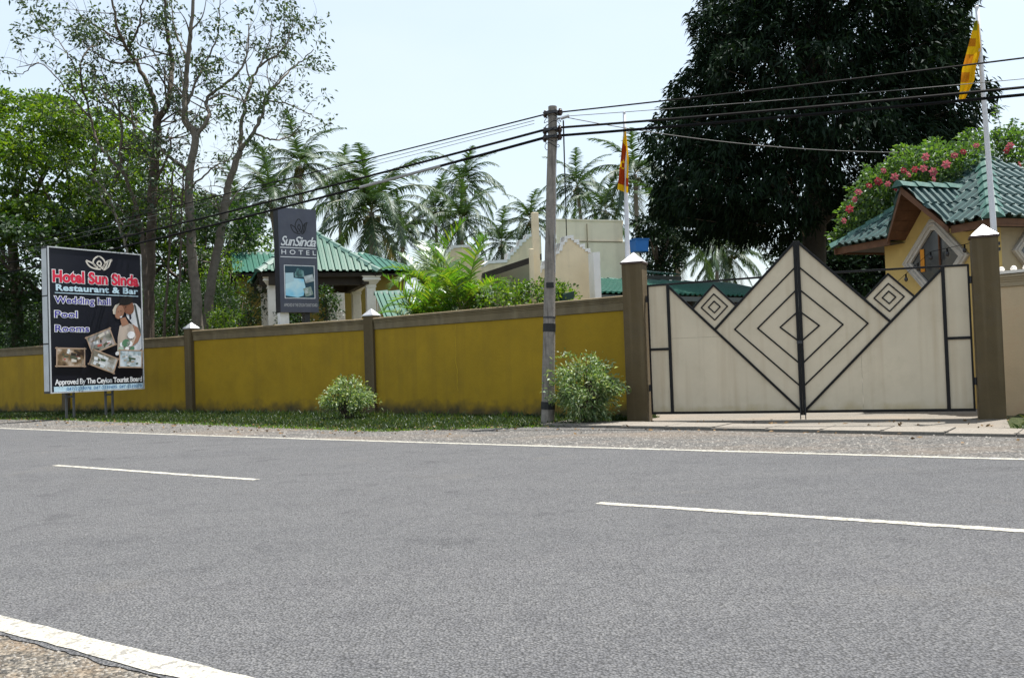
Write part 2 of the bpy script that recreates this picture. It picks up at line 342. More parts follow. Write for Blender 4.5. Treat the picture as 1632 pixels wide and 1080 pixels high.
# ================================================================== GROUND
def strip(name, s0, s1, t0, t1, z, mat, step=.4, jit=(0, 0), parent=None, kind='structure'):
    n = max(2, int((s1 - s0) / step) + 1); V = []; F = []
    rr = random.Random(hash(name) % 1000 if False else len(name) * 7 + int(z * 1000))
    for i in range(n):
        s = s0 + (s1 - s0) * i / (n - 1)
        a = t0(s) if callable(t0) else t0; b = t1(s) if callable(t1) else t1
        V.append(rd(s, a + rr.uniform(-1, 1) * jit[0], z)); V.append(rd(s, b + rr.uniform(-1, 1) * jit[1], z))
    for i in range(n - 1): F.append((2 * i, 2 * i + 2, 2 * i + 3, 2 * i + 1))
    o = MB().add(V, F).build(name, mat, parent)
    if kind: o['kind'] = kind
    return o
MB().poly([(-700, -300, -.05), (700, -300, -.05), (700, 900, -.05), (-700, 900, -.05)]).build('ground', earth)['kind'] = 'structure'
WB = 10.0
def grass_edge(s):
    pts = [(-60, 6.3), (-28, 6.3), (-25, 6.6), (-18.5, 6.4), (-14.5, 5.95), (-11.6, 5.7), (-10.7, 6.3), (-9.1, 7.1), (-8.3, 7.8), (-8.0, 9.2)]
    for (a, b), (c, d) in zip(pts, pts[1:]):
        if s <= c: return b + (d - b) * (s - a) / (c - a)
    return 9.2
strip('verge_soil', -60, -7.9, 5.2, 11.5, -.012, turf, jit=(.1, 0))
strip('verge_soil', -1.9, 16, 7.1, 12, -.012, turf)
strip('gravel_verge', -60, 20, 4.0, lambda s: grass_edge(s) if s < -8.3 else 7.9 if s < -1.7 else 7.3, .0005, gravel, step=.22, jit=(0, .12))
strip('gravel_shoulder', -14, 14, -12, -4.2, .0005, shoulder_m, step=.5)
road = strip('road', -70, 40, -4.425, 4.17, .005, asphalt, step=.06, jit=(.012, .03))
strip('lane_marking', -70, 40, 4.0, 4.13, .009, roadpaint, step=.12, jit=(.014, .014), parent=road, kind=None)
strip('lane_marking', -14, 20, -4.395, -4.25, .009, roadpaint, step=.12, jit=(.012, .006), parent=road, kind=None)
for a, b in ((-12.2, -8.02), (-3.78, 2.4), (-20.6, -16.4)):
    strip('lane_marking', a, b, -.055, .055, .009, roadpaint, step=.07, jit=(.011, .011), parent=road, kind=None)
# driveway
GP0 = Vector((2.33, 16.98, 0)); GP1 = Vector((7.71, 14.74, 0)); GD = (GP1 - GP0).normalized(); GN = Vector((-GD.y, GD.x, 0))
def sl_t(s): return 6.62 + (-1.4 - s) * .085
dv = [rd(-8.3, sl_t(-8.3) + .9, .002), rd(-5, sl_t(-5) + .9, .002), rd(-1.6, sl_t(-1.6) + .9, .002), GP1 + GD * .2 + Z * .002, GP1 + GD * .2 + GN * 25 + Z * .002, GP0 - GD * .2 + GN * 25 + Z * .002, GP0 - GD * .2 + Z * .002]
drive = MB().poly(dv).build('driveway', concrete); drive['kind'] = 'structure'
strip('drain_channel', -9.2, 3.2, lambda s: sl_t(s) - .02, lambda s: sl_t(s) + .93, .003, flat('dark_drain', (.03, .028, .025)), parent=drive, kind=None)  # flat strip under the slabs; the drain's dark depth is put into its colour
s = -9.1; rs = random.Random(3)
while s < 3.0:
    L = .86 + rs.uniform(-.03, .03); a = s + .012; b = s + L - .012; dz = .035 + rs.uniform(-.006, .006); n = .045
    t0, t1 = sl_t(s) + rs.uniform(-.012, .012), sl_t(s) + .9
    P = [(a, t0 + .16), (a + n * .6, t0 + .15), (a + n * .6, t0 + .06), (a, t0 + .05), (a, t0), (b, t0), (b, t0 + .05), (b - n * .6, t0 + .06), (b - n * .6, t0 + .15), (b, t0 + .16), (b, t1), (a, t1)]
    MB().prism([rd(x, y, .006) for x, y in P], Z * dz).build('slab', slab_m, drive)
    s += L

# loose stones and grass (nobody could count them)
def stones(name, n, s0, s1, tf, size, mat):
    V = []; F = []; k = 0
    S = rng.uniform(s0, s1, n)
    oct_ = np.array([(1, 0, 0), (0, 1, 0), (-1, 0, 0), (0, -1, 0), (0, 0, 1)], float)
    tri = np.array([(0, 1, 4), (1, 2, 4), (2, 3, 4), (3, 0, 4)])
    for i in range(n):
        p = np.array(rd(S[i], tf(S[i]), 0)); r = size * (.4 + rng.random() ** 2 * 1.3)
        a = rng.random() * 6.28; R = np.array([[math.cos(a), -math.sin(a), 0], [math.sin(a), math.cos(a), 0], [0, 0, 1]])
        v = (oct_ * rng.uniform(.6, 1.2, (5, 1)) * np.array([1, .8, .7])) @ R.T * r + p; V.append(v); F.append(tri + k); k += 5
    o = np_mesh(name, np.concatenate(V), np.concatenate(F), mat); o['kind'] = 'stuff'; return o
stone_m = M('loose_stone', (.17, .162, .15), rough=.9, var=.45, vs=14, bump=.2)
stones('loose_gravel', 5000, -26, 4, lambda s: 4.15 + 2.6 * rng.random() ** 1.3, .016, stone_m)
stones('loose_gravel', 2600, -5.2, -1.5, lambda s: -4.42 - .9 * rng.random() ** 1.5, .007, stone_m)
def blades(name, n, sf, tf, hmin, hmax, mat, lean=.5):
    S = sf(n); T = np.array([tf(x) for x in S]); P = np.array([rd(a, b, -.012) for a, b in zip(S, T)])
    D = np.stack([rng.normal(size=n) * lean, rng.normal(size=n) * lean, np.ones(n)], 1)
    H = hmin + (hmax - hmin) * rng.random(n) ** 2
    V, F = leaf_arrays(P, D, H, .012 + .012 * rng.random(n), .25); o = np_mesh(name, V, F, mat); o['kind'] = 'stuff'; return o
def sdist(a, b): return lambda n: a + (b - a) * rng.random(n) ** .8
blades('verge_grass', 60000, sdist(-36, -7.9), lambda s: grass_edge(s) + .05 + (9.6 - grass_edge(s)) * rng.random() ** .75, .04, .17, L_grass)
blades('verge_grass', 5000, sdist(-36, -8.2), lambda s: grass_edge(s) + rng.normal() * .12, .03, .13, L_bright, .7)
blades('weed_tufts', 3200, lambda n: np.repeat(rng.uniform(-30, -8.6, n // 40), 40) + rng.normal(size=n) * .07, lambda s: 9.3 - .5 * abs(math.sin(s * 7.3)) + rng.normal() * .07, .1, .32, L_grass, .35)
blades('verge_grass', 9000, sdist(-1.6, 4), lambda s: 7.5 + 2.4 * rng.random(), .06, .28, L_grass)

# ================================================================== BOUNDARY WALL
def xy(px, d): p = at(px, 560, d); return Vector((p.x, p.y, 0))
WL = [xy(1013, 17.95), xy(592, 23.4), xy(304, 26.9), xy(106, 30.4), xy(-90, 34.9), xy(-330, 42)]
wall = thing('boundary_wall', WL[1], 'long mustard yellow boundary wall with brown coping and pillars along the grass verge', 'wall')
def wall_seg(p, q, top, root, pm, cm, ch=.30, th=.15):
    d = (q - p).normalized(); n = Vector((d.y, -d.x, 0))
    if n.dot(-p) < 0: n = -n                      # n faces the road
    MB().hexa(p - Z * .15, q - p, -n * th, Z * (top - ch + .15)).build('wall_panel', pm, root)
    prof = [(.06, 0), (.075, -.015), (.075, -.05), (.055, -.065), (.055, -.085), (.04, -.10), (.04, -.125), (.028, -.135), (.028, -ch + .012), (.0, -ch), (-th, -ch), (-th - .06, -.06), (-th - .06, 0), (-th / 2, .012)]
    MB().prism([p + n * o + Z * (top + z) for o, z in prof], q - p).build('coping', cm, root)
    return d, n
tops = [2.42, 2.42, 2.28, 2.28, 2.28]
for i in range(5):
    d, n = wall_seg(WL[i], WL[i + 1], tops[i], wall, yellow, brownc)
    if i >= 1:
        p = WL[i]; wd = .30; base = p - n * .04 + Z * -.1; h = (2.48 if i < 3 else 2.34)
        pl = MB().frustum(base, wd, wd, h + .1, d, n).build('pillar', brown, wall)
        cp = MB().frustum(base + Z * (h + .1), wd + .05, wd + .05, .025, d, n); cp.frustum(base + Z * (h + .125), wd + .04, .01, .17, d, n)
        cp.build('pillar_cap', silver, pl)
# return that joins the wall to the gatepost
p = WL[0]; MB().hexa(p - Z * .1, (GP0 + GN * .15 - p), GD * .15, Z * 2.4).build('wall_return', brown, wall)
# hairline cracks filled and painted over: thin proud seams on the wall face
def wall_crack(f, i, zs, amp, seed, wd=.012):
    p, q = WL[i], WL[i + 1]; d = (q - p).normalized(); n = Vector((d.y, -d.x, 0)); n = n if n.dot(-p) > 0 else -n
    r_ = random.Random(seed); pts = []; x = 0
    for k in range(14):
        z = zs[0] + (zs[1] - zs[0]) * k / 13; x += r_.uniform(-amp, amp); pts.append(p.lerp(q, f) + d * x + Z * z)
    m = MB(); L = []
    for k, c in enumerate(pts): w_ = wd * r_.uniform(.5, 1.2); L += [c - d * w_ + n * .002, c + d * w_ + n * .002]
    m.add(L, [(2 * k, 2 * k + 1, 2 * k + 3, 2 * k + 2) for k in range(13)]); m.build('paint_crack', M('crack_filler', (.42, .27, .012), rough=.9, var=.2, bump=0), wall)
wall_crack(.62, 0, (2.1, .55), .035, 1); wall_crack(.35, 1, (2.0, .9), .03, 2, .009); wall_crack(.8, 2, (1.9, .7), .03, 3, .009); wall_crack(.2, 0, (1.2, .3), .04, 4, .007)
rw = thing('beige_wall', xy(1606, 15.9), 'beige wall with pale coping right of the gate', 'wall')
RW0, RW1 = xy(1590, 15.95), xy(2200, 12.2)
d, n = wall_seg(RW0, RW1, 2.40, rw, beige, taupe, ch=.22)
MB().hexa(RW0 + n * .09 + Z * 2.41, RW1 - RW0, -n * .3, Z * .05).build('coping_slab', columnp, rw)
for k in range(14):
    MB().ball(RW0 + d * (.12 + .2 * k) - n * .02 + Z * 2.49, .055, 8).build('baluster_knob', columnp, rw)

# ================================================================== GATE
def gatepost(base, label):
    r = thing('gatepost', base, label, 'gatepost', 'brown posts on both sides of the gate')
    MB().frustum(base - Z * .1, .385, .385, 3.02, GD, GN).build('shaft', brown, r, bevel=.008)
    MB().frustum(base + Z * 2.92, .425, .425, .035, GD, GN).build('cap_rim', flat('rust_rim', (.06, .035, .03)), r)
    MB().frustum(base + Z * 2.955, .415, .012, .19, GD, GN).build('cap', silver, r)
gatepost(GP0, 'brown gatepost with metal pyramid cap beside the yellow wall')
gatepost(GP1, 'brown gatepost with metal pyramid cap in front of the guard house')
GL = (GP1 - GP0).length; GC = GL / 2
def gate_leaf(side, label):
    """side +1: left leaf, hinged on the left post; -1: its mirror"""
    hinge = GP0 + GD * .215 if side > 0 else GP1 - GD * .215
    r = thing('gate_leaf', hinge, label, 'gate', 'two leaves of the driveway gate')
    X = (lambda a: GD * (a - GC) + (GP0 + GD * GC)) if side > 0 else (lambda a: (GP0 + GD * GC) - GD * (a - GC))
    def P(a, z, o=0.0): return X(a) + Z * z - GN * o
    def panel(pts): MB().prism([P(a, z) for a, z in pts], GN * .006).build('panel', gatecream, r)
    def bar(nm, p, q, wd, dp=.03, proud=.022):
        p3, q3 = P(*p), P(*q); e = (q3 - p3); u = e.normalized(); v = u.cross(GN).normalized()
        MB().cbox((p3 + q3) / 2 - GN * (proud - dp / 2), e + u * wd * .6, v * wd, GN * dp).build(nm, black, r, bevel=.004)
    c = GC - .012
    k = 1.47; zc = 1.625
    h0, h1 = .25, .62; top = 2.50
    def dl(a): return zc + (c - a)          # rising edge left of centre (lower-left brace mirrored)
    panel([(h0, 1.335), (h1, 1.335), (h1, top), (h0, top)]); panel([(h0, .16), (h1, .16), (h1, 1.335 - .003), (h0, 1.335 - .003)])
    # big half diamond, small diamond, lower field
    bl = (1.46, 1.645)
    panel([(c, .16), (c, 3.09), bl])
    panel([bl, (1.455 + .385, 2.045), (1.455, 2.445), (1.455 - .385, 2.045)])
    lx = lambda z: 1.46 + (1.645 - z) * (c - 1.46) / (1.645 - .16) if z < 1.645 else h1 + (top - z) * (1.46 - h1) / (top - 1.645)
    if side > 0:
        panel([(h1, 1.51), (lx(1.51), 1.51), bl, (h1, top)]); panel([(h1, .16), (c, .16), (lx(1.507), 1.507), (h1, 1.507)])
    else:
        m = 1.93; zm = 1.645 - (m - 1.46) * (1.645 - .16) / (c - 1.46)
        panel([(h1, .16), (m, .16), (m, zm), bl, (h1, top)]); panel([(m + .003, .16), (c, .16), (m + .003, zm)])
    bar('post', (h0 - .005, .13), (h0 - .005, top + .01), .03); bar('post', (h1, .14), (h1, top), .055, .04, .026)
    bar('post', (c - .015, .10), (c - .015, 3.10), .05, .05, .034)
    bar('rail', (h0, .145), (c, .145), .045, .04, .024); bar('rail', (h0, 1.32), (h1, 1.32), .045)
    bar('rail', (h0, top + .005), (2.33, 2.525), .035, .035, .02)
    bar('brace', (h1, top - .02), (c - .03, .17), .042, .036, .028); bar('brace', bl, (c - .02, 3.09), .042, .036, .028)
    bar('brace', (1.07, 2.045), (1.455, 2.44), .034); bar('brace', (1.455, 2.44), (1.84, 2.045), .034)
    for hw in (.235, .105):
        q = [(1.455 - hw, 2.045), (1.455, 2.045 + hw), (1.455 + hw, 2.045), (1.455, 2.045 - hw)]
        for i in range(4): bar('diamond_bar', q[i], q[(i + 1) % 4], .022, .02, .014)
    for hx, hz in ((1.10, 1.055), (.70, .655), (.315, .265)):
        bar('chevron_bar', (c - hx, zc), (c - .03, zc + hz * (hx - .03) / hx), .026, .022, .016); bar('chevron_bar', (c - hx, zc), (c - .03, zc - hz * (hx - .03) / hx), .026, .022, .016)
    MB().tube([P(c - .03, .35, .05), P(c - .03, .012, .05)], .009, 6).build('drop_bolt', darksteel, r)
    for z in (.55, 2.2): MB().tube([P(h0 - .035, z, .0), P(h0 - .035, z + .12, .0)], .022, 8).build('hinge', darksteel, r)
    if side > 0: MB().cbox(P(c + .005, 1.35, .05), GD * .09, GN * .03, Z * .05).build('latch', darksteel, r)
gate_leaf(1, 'left leaf of the cream and black diamond pattern gate, beside the yellow wall')
gate_leaf(-1, 'right leaf of the cream and black diamond pattern gate, next to the guard house')

# ================================================================== UTILITY POLE AND WIRES
PB = gp(873, 676); PB.z = 0
PT = at(881, 170, PB.y + .05)
up = thing('utility_pole', PB, 'weathered grey utility pole standing in front of the yellow wall', 'utility pole')
def pol(z): return PB + (PT - PB) * (z / PT.z)
nz = 14; MB().tube([pol(-.4 + (PT.z + .4) * i / nz) + Vector((random.uniform(-.006, .006), 0, 0)) for i in range(nz + 1)], [.128 - .047 * i / nz for i in range(nz + 1)], 12).build('shaft', polewood, up, smooth=False)
def pband(z0, z1, mat, nm, ex=.004): MB().tube([pol(z0), pol(z1)], [.128 - .047 * z0 / PT.z + ex + .002, .128 - .047 * z1 / PT.z + ex + .002], 12).build(nm, mat, up)
pband(.28, .42, tar, 'band'); pband(1.72, 1.87, tar, 'band'); pband(1.97, 2.0, darksteel, 'strap')
q = pol(2.58); fv = -Vector((q.x, q.y, 0)).normalized(); rv = Vector((-fv.y, fv.x, 0))
pl = MB().cbox(q + fv * .118, rv * .14, fv * .012, Z * .10).build('number_plate', tar, up)
hgt = [5.78, 5.60, 5.44]
for z in (5.82, 5.50, 5.36):
    b = MB(); b.tube([pol(z) - GD * .15, pol(z) + GD * .17], .018, 6); b.cbox(pol(z), GD * .24, GN * .25, Z * .05)
    b.build('bracket', darksteel, up)
    for sg in (-1, 1):
        m = MB(); c = pol(z) + GD * sg * .15
        for kk, (dz, rr) in enumerate(((-.05, .035), (-.02, .05), (.01, .035), (.03, .048), (.06, .03))): m.ball(c + Z * dz, rr, 8, .5)
        m.build('insulator', M('brown_porcelain', (.05, .03, .025), rough=.25, bump=0), up, smooth=True)
m = MB(); m.tube([pol(5.68), pol(5.70) + GD * .28 - GN * .1], .016, 6); m.tube([pol(5.70) + GD * .2 - GN * .1 + Z * -.03, pol(5.70) + GD * .36 - GN * .1 + Z * .0], .03, 6); m.build('side_arm', steel, up)
# tie wires and tangled loops round the pole head
m = MB()
for k in range(7):
    z = 5.2 + .1 * k; rr = .13 + .03 * random.random()
    m.tube([pol(z + .05 * math.sin(a * 2 + k)) + Vector((math.cos(a) * rr, math.sin(a) * rr, 0)) for a in np.linspace(0, 6.28, 14)], .006, 4)
m.build('tie_wire', cablem, up)
m = MB(); m.tube([pol(z) + rv * .08 + fv * .07 + rv * .01 * math.sin(z * 5) for z in np.linspace(2.8, 5.4, 30)], .007, 4); m.build('earth_wire', steel, up)
def wire(name, p, q, sag, rad, label, n=40, mat=cablem, mid=None):
    p, q = Vector(p), Vector(q)
    pts = [p.lerp(q, i / n) - Z * sag * 4 * (i / n) * (1 - i / n) for i in range(n + 1)]
    o = MB().tube(pts, rad, 6).build(name, mat, origin=p)
    tag(o, label, 'cable', 'overhead cables along the road'); return o, pts
hd = PB.y
wire('power_cable', pol(5.82) - GD * .15, at(-250, 449, 43), .12, .014, 'thin topmost overhead cable running left from the utility pole')
_, pt1 = wire('power_cable', pol(5.53) - GD * .14, at(-250, 468, 43), .28, .024, 'thick black overhead cable running left, upper of the thick pair')
_, pt2 = wire('power_cable', pol(5.38) - GD * .14, at(-250, 480, 43), .34, .027, 'thick black overhead cable running left, lowest of all, with a grey sleeve')
MB().tube([pt2[2].lerp(pt2[3], .6), pt2[4], pt2[5]], .033, 8).build('cable_sleeve', sleeve, bpy.data.objects[[o.name for o in COL.objects if o.name.startswith('power_cable')][-1]])
wire('telephone_wire', pol(5.72) - GD * .35 - GN * .05, at(-250, 453, 43), .16, .006, 'hair-thin grey overhead wire running left, just under the topmost cable', mat=dullwire)
wire('telephone_wire', pol(5.66) - GD * .35 - GN * .05, at(-250, 457, 43), .2, .005, 'hair-thin grey overhead wire running left, lower of the two', mat=dullwire)
wire('power_cable', pol(5.82) + GD * .15, at(2300, 5, 12.1), .05, .014, 'thin topmost overhead cable running right from the utility pole')
wire('power_cable', pol(5.53) + GD * .14, at(2300, 70, 12.1), .06, .022, 'thick black overhead cable running right, upper of the thick pair')
wire('power_cable', pol(5.38) + GD * .14, at(2300, 83, 12.1), .05, .025, 'thick black overhead cable running right, lowest of all')
wire('telephone_wire', pol(5.70) + GD * .3 - GN * .1, at(2300, 60, 12.1), .06, .006, 'hair-thin grey overhead wire running right, just under the topmost cable', mat=dullwire)
wire('service_wire', pol(5.68) + GD * .3 - GN * .1, at(1432, 243, 17.6), .15, .008, 'thin service wire dropping from the pole towards the guard house', mat=dullwire)
wire('drop_wire', pol(5.62) + GD * .25 - GN * .1, at(903, 378, 27), .0, .014, 'thin dark wire dropping from the pole to the cream tower')

# ================================================================== SIGNS
def text2d(body, bold=0.0, shear=0.0, space=1.0):
    c = bpy.data.curves.new('t', 'FONT'); c.body = body; c.offset = bold; c.shear = shear; c.space_character = space; c.resolution_u = 3
    o = bpy.data.objects.new('t', c); COL.objects.link(o); bpy.context.view_layer.update()
    me = bpy.data.meshes.new_from_object(o.evaluated_get(bpy.context.evaluated_depsgraph_get()))
    v = [p.co.copy() for p in me.vertices]; f = [list(p.vertices) for p in me.polygons]
    bpy.data.objects.remove(o); bpy.data.curves.remove(c); bpy.data.meshes.remove(me)
    return v, f
_pc = {}
def ink(nm, c, rough=.45):
    if nm not in _pc: _pc[nm] = M('print_' + nm, c, rough=rough, var=.03, bump=0)
    return _pc[nm]
class Face:
    """flat print on a sign face; u along it, t down from its top, both 0..1"""
    def __init__(s, TL, ux, W, H, nrm_, root): s.TL, s.ux, s.W, s.H, s.n, s.root = TL, ux, W, H, nrm_, root
    def P(s, u, t, lay): return s.TL + s.ux * (u * s.W) - Z * (t * s.H) + s.n * (.0025 * lay)
    def poly(s, pts, lay, mat, nm='print'): 
        return MB().poly([s.P(u, t, lay) for u, t in pts]).build(nm, mat, s.root)
    def rect(s, u0, t0, u1, t1, lay, mat, nm='print'): return s.poly([(u0, t0), (u0, t1), (u1, t1), (u1, t0)], lay, mat, nm)
    def rot(s, cu, ct, w_, h_, ang):
        """corners of a tilted rectangle; w_, h_ in metres"""
        ca, sa = math.cos(ang), math.sin(ang)
        return [(cu + (a * w_ / 2 * ca - b * h_ / 2 * sa) / s.W, ct - (a * w_ / 2 * sa + b * h_ / 2 * ca) / s.H) for a, b in ((-1, 1), (-1, -1), (1, -1), (1, 1))]
    def ell(s, cu, ct, rx, ry, ang=0, n=16): return [(cu + (math.cos(a) * rx * math.cos(ang) - math.sin(a) * ry * math.sin(ang)) / s.W, ct - (math.cos(a) * rx * math.sin(ang) + math.sin(a) * ry * math.cos(ang)) / s.H) for a in np.linspace(0, 2 * PI, n, endpoint=False)]
    def text(s, body, u0, u1, t_top, t_base, lay, mat, bold=0.0, shear=0.0, outline=None, ob=.05, space=1.0, nm='lettering'):
        v0, f0 = text2d(body, bold, shear, space)
        x0, x1 = min(p.x for p in v0), max(p.x for p in v0); y1 = max(p.y for p in text2d('H', bold)[0])
        def place(v, f, lay, mat, nm):
            MB().add([s.P(u0 + (p.x - x0) / (x1 - x0) * (u1 - u0), t_base + (t_top - t_base) * p.y / y1, lay) for p in v], f).build(nm, mat, s.root)
        if outline is not None:
            v, f = text2d(body, bold + ob, shear, space); place(v, f, lay, outline, 'lettering_outline')
        place(v0, f0, lay + 1, mat, nm)
    def ribbon(s, pts, wd, lay, mat, nm='emblem'):
        m = MB(); n = len(pts)
        Q = [Vector((u * s.W, -t * s.H, 0)) for u, t in pts]; L = []
        for i in range(n):
            d = (Q[min(i + 1, n - 1)] - Q[max(i - 1, 0)]).normalized(); nn = Vector((-d.y, d.x, 0)) * wd / 2
            for sg in (1, -1): q = Q[i] + nn * sg; L.append(s.TL + s.ux * q.x + Z * q.y + s.n * (.0025 * lay))
        m.add(L, [(2 * i, 2 * i + 1, 2 * i + 3, 2 * i + 2) for i in range(n - 1)])
        return m
def lotus(F, cu, ct, w_, h_, wd, lay, mat):
    """flower emblem: bud, two leaves, ribbon-like outlines"""
    def bez(p, n=14):
        p = [np.array(a, float) for a in p]; return [tuple((1 - t) ** 3 * p[0] + 3 * t * (1 - t) ** 2 * p[1] + 3 * t * t * (1 - t) * p[2] + t ** 3 * p[3]) for t in np.linspace(0, 1, n)]
    B = [[(-.02, -.5), (-.3, -.25), (-.3, .2), (-.05, .35)], [(0, -.5), (.28, -.25), (.28, .2), (.05, .35)], [(0, -.15), (-.12, 0), (-.1, .15), (.02, .2)], [(0, -.15), (.1, 0), (.1, .1), (0, .3)],
         [(-.5, -.1), (-.45, .25), (-.3, .5), (.05, .45)], [(-.5, -.1), (-.25, 0), (-.15, .15), (-.1, .4)], [(.5, -.3), (.35, -.1), (.45, .3), (.15, .48)], [(.5, -.3), (.22, -.2), (.2, .1), (.1, .45)], [(.36, -.22), (.3, 0), (.3, .2), (.2, .38)]]
    m = MB()
    for b in B:
        pts = [(cu + x * w_ / F.W, ct + y * h_ / F.H) for x, y in bez(b)]
        mm = F.ribbon(pts, wd, lay, mat); m.add(mm.v, mm.f)
    m.build('emblem', mat, F.root)
def photo_mat(nm, cols, sc, seed):
    m = bpy.data.materials.new(nm); m.use_nodes = True; N = m.node_tree.nodes; Lk = m.node_tree.links; p = N['Principled BSDF']; p.inputs['Roughness'].default_value = .4
    tc = N.new('ShaderNodeTexCoord'); mp = N.new('ShaderNodeMapping'); mp.inputs['Location'].default_value = (seed, seed * 2, 0); n = N.new('ShaderNodeTexNoise'); n.inputs['Scale'].default_value = sc; n.inputs['Detail'].default_value = 4
    Lk.new(tc.outputs['Object'], mp.inputs[0]); Lk.new(mp.outputs[0], n.inputs['Vector']); r = N.new('ShaderNodeValToRGB'); r.color_ramp.interpolation = 'LINEAR'
    for i, c in enumerate(cols):
        e = r.color_ramp.elements[i] if i < 2 else r.color_ramp.elements.new(.5)
        e.position = .33 + .34 * i / (len(cols) - 1); e.color = tuple(c) + (1,)
    Lk.new(n.outputs[0], r.inputs[0]); Lk.new(r.outputs[0], p.inputs['Base Color']); return m

# --- big billboard
W_ = ink('white', (.80, .81, .84)); K_ = ink('black', (.009, .010, .018), .3); RED = ink('red', (.62, .022, .06)); NAVY = ink('navy', (.05, .035, .30)); PALE = ink('pale_blue', (.50, .68, .80)); CR = ink('frame_tan', (.42, .30, .22))
bTL = at(75, 392, 25.0); bTR = at(224.5, 405, 27.45); bBL = at(82, 627, 25.0)
ux = (bTR - bTL); ux.z = 0; BW = ux.length; ux.normalize(); bn = Vector((ux.y, -ux.x, 0)); BH = bTL.z - bBL.z
bb = thing('billboard', (bTL.x, bTL.y, 0), 'large black hotel and restaurant billboard with wedding couple standing on the verge', 'billboard')
box = MB().hexa(bTL - Z * BH - bn * .30, ux * BW, bn * .295, Z * BH).build('sign_box', darksteel, bb)
F = Face(bTL + bn * .0, ux, BW, BH, bn, box)
F.rect(0, 0, 1, 1, 0, K_, 'print_sheet')
for a, b, c, d in ((0, 0, 1, .008), (0, .992, 1, 1), (0, .008, .012, .992), (.988, .008, 1, .992)):
    MB().hexa(F.P(a, d, 0), ux * BW * (c - a), bn * .02, Z * BH * (d - b)).build('frame_strip', ink('alu', (.5, .52, .55)), box)
# side end with three pale sheets in a dark frame
for k in range(3):
    z0 = bTL.z - BH + .06 + k * (BH - .08) / 3
    MB().hexa(bTL + Z * (z0 - bTL.z) - bn * .275 - ux * .012, -ux * -.01, bn * .24, Z * ((BH - .08) / 3 - .04)).build('side_panel', M('side_sheet', (.50, .52, .54), rough=.6, var=.12, vs=2.5, bump=.1), bb)
lotus(F, .53, .088, .82, .40, .045, 1, ink('emblem_cream', (.62, .58, .52)))
F.text('Hotel Sun Sinda', .045, .965, .158, .237, 2, RED, bold=.045, outline=W_, ob=.04)
F.text('Restaurant & Bar', .075, .955, .255, .298, 2, PALE, bold=.035, space=1.05)
F.rect(.065, .312, .955, .317, 2, PALE)
for tx, u1, t0, t1 in (('Wedding hall', .64, .338, .385), ('Pool', .285, .437, .482), ('Rooms', .405, .535, .58)):
    F.text(tx, .06, u1, t0, t1, 2, NAVY, bold=.012, outline=W_, ob=.06)
F.text('Approved By The Ceylon Tourist Board', .045, .975, .905, .942, 2, W_, bold=.025, space=.92)
F.rect(.035, .955, .985, .99, 1, PALE, 'print_strip')
F.text('047-2239078, 047-2239495, 047-2239078', .16, .97, .962, .984, 2, ink('strip_blue', (.10, .22, .42)), bold=.015)
# the wedding couple, flat print
SK = ink('skin', (.20, .085, .05)); SK2 = ink('skin_light', (.33, .17, .11)); SUIT = ink('suit', (.62, .64, .68)); DRS = ink('dress', (.50, .42, .36)); HAIR = ink('hair', (.012, .01, .01)); LEAFP = ink('bouquet_green', (.10, .22, .13))
F.poly([(.80, .40), (.86, .365), (.93, .37), (.985, .41), (.985, .70), (.90, .735), (.85, .71), (.93, .62), (.88, .52), (.82, .47)], 2, SUIT)
F.poly([(.835, .40), (.86, .40), (.872, .48), (.85, .49)], 3, ink('tie', (.03, .03, .05)))
F.poly([(.90, .37), (.925, .38), (.975, .56), (.975, .60), (.95, .56)], 3, ink('lapel', (.06, .07, .07)))
F.poly(F.ell(.83, .39, .20, .26, .5), 4, SK); F.poly(F.ell(.815, .35, .24, .13, .25), 5, HAIR)
F.poly(F.ell(.735, .435, .15, .21, -.35), 5, SK2); F.poly([(.665, .45), (.66, .42), (.69, .385), (.74, .37), (.70, .41), (.69, .455)], 6, ink('headband', (.55, .5, .42)))
F.poly([(.745, .425), (.755, .422), (.757, .428), (.747, .43)], 7, HAIR); F.poly([(.715, .43), (.725, .428), (.727, .433), (.717, .435)], 7, HAIR); F.poly([(.80, .395), (.815, .391), (.815, .397), (.802, .40)], 6, HAIR); F.poly([(.795, .425), (.812, .423), (.80, .433)], 6, ink('lip', (.14, .04, .03)))
F.poly([(.735, .468), (.765, .462), (.76, .472), (.745, .478)], 7, W_)
F.poly([(.74, .48), (.80, .47), (.84, .52), (.76, .54)], 5, SK2)
F.poly([(.735, .535), (.80, .51), (.87, .52), (.93, .56), (.965, .60), (.93, .65), (.86, .69), (.80, .72), (.73, .70), (.70, .74), (.71, .62)], 4, DRS)
F.poly([(.88, .52), (.94, .545), (.975, .60), (.94, .65), (.87, .685), (.92, .61)], 5, SK2)
for cu, ct, rx, m_ in ((.86, .60, .13, W_), (.80, .66, .14, LEAFP), (.76, .67, .09, W_), (.84, .665, .10, W_), (.74, .705, .10, ink('bouquet_pale', (.40, .52, .44))), (.81, .70, .07, W_), (.70, .735, .07, W_), (.87, .70, .08, LEAFP)):
    F.poly(F.ell(cu, ct, rx, rx * .85, .3, 9), 6 + int(rx * 100) % 4, m_)
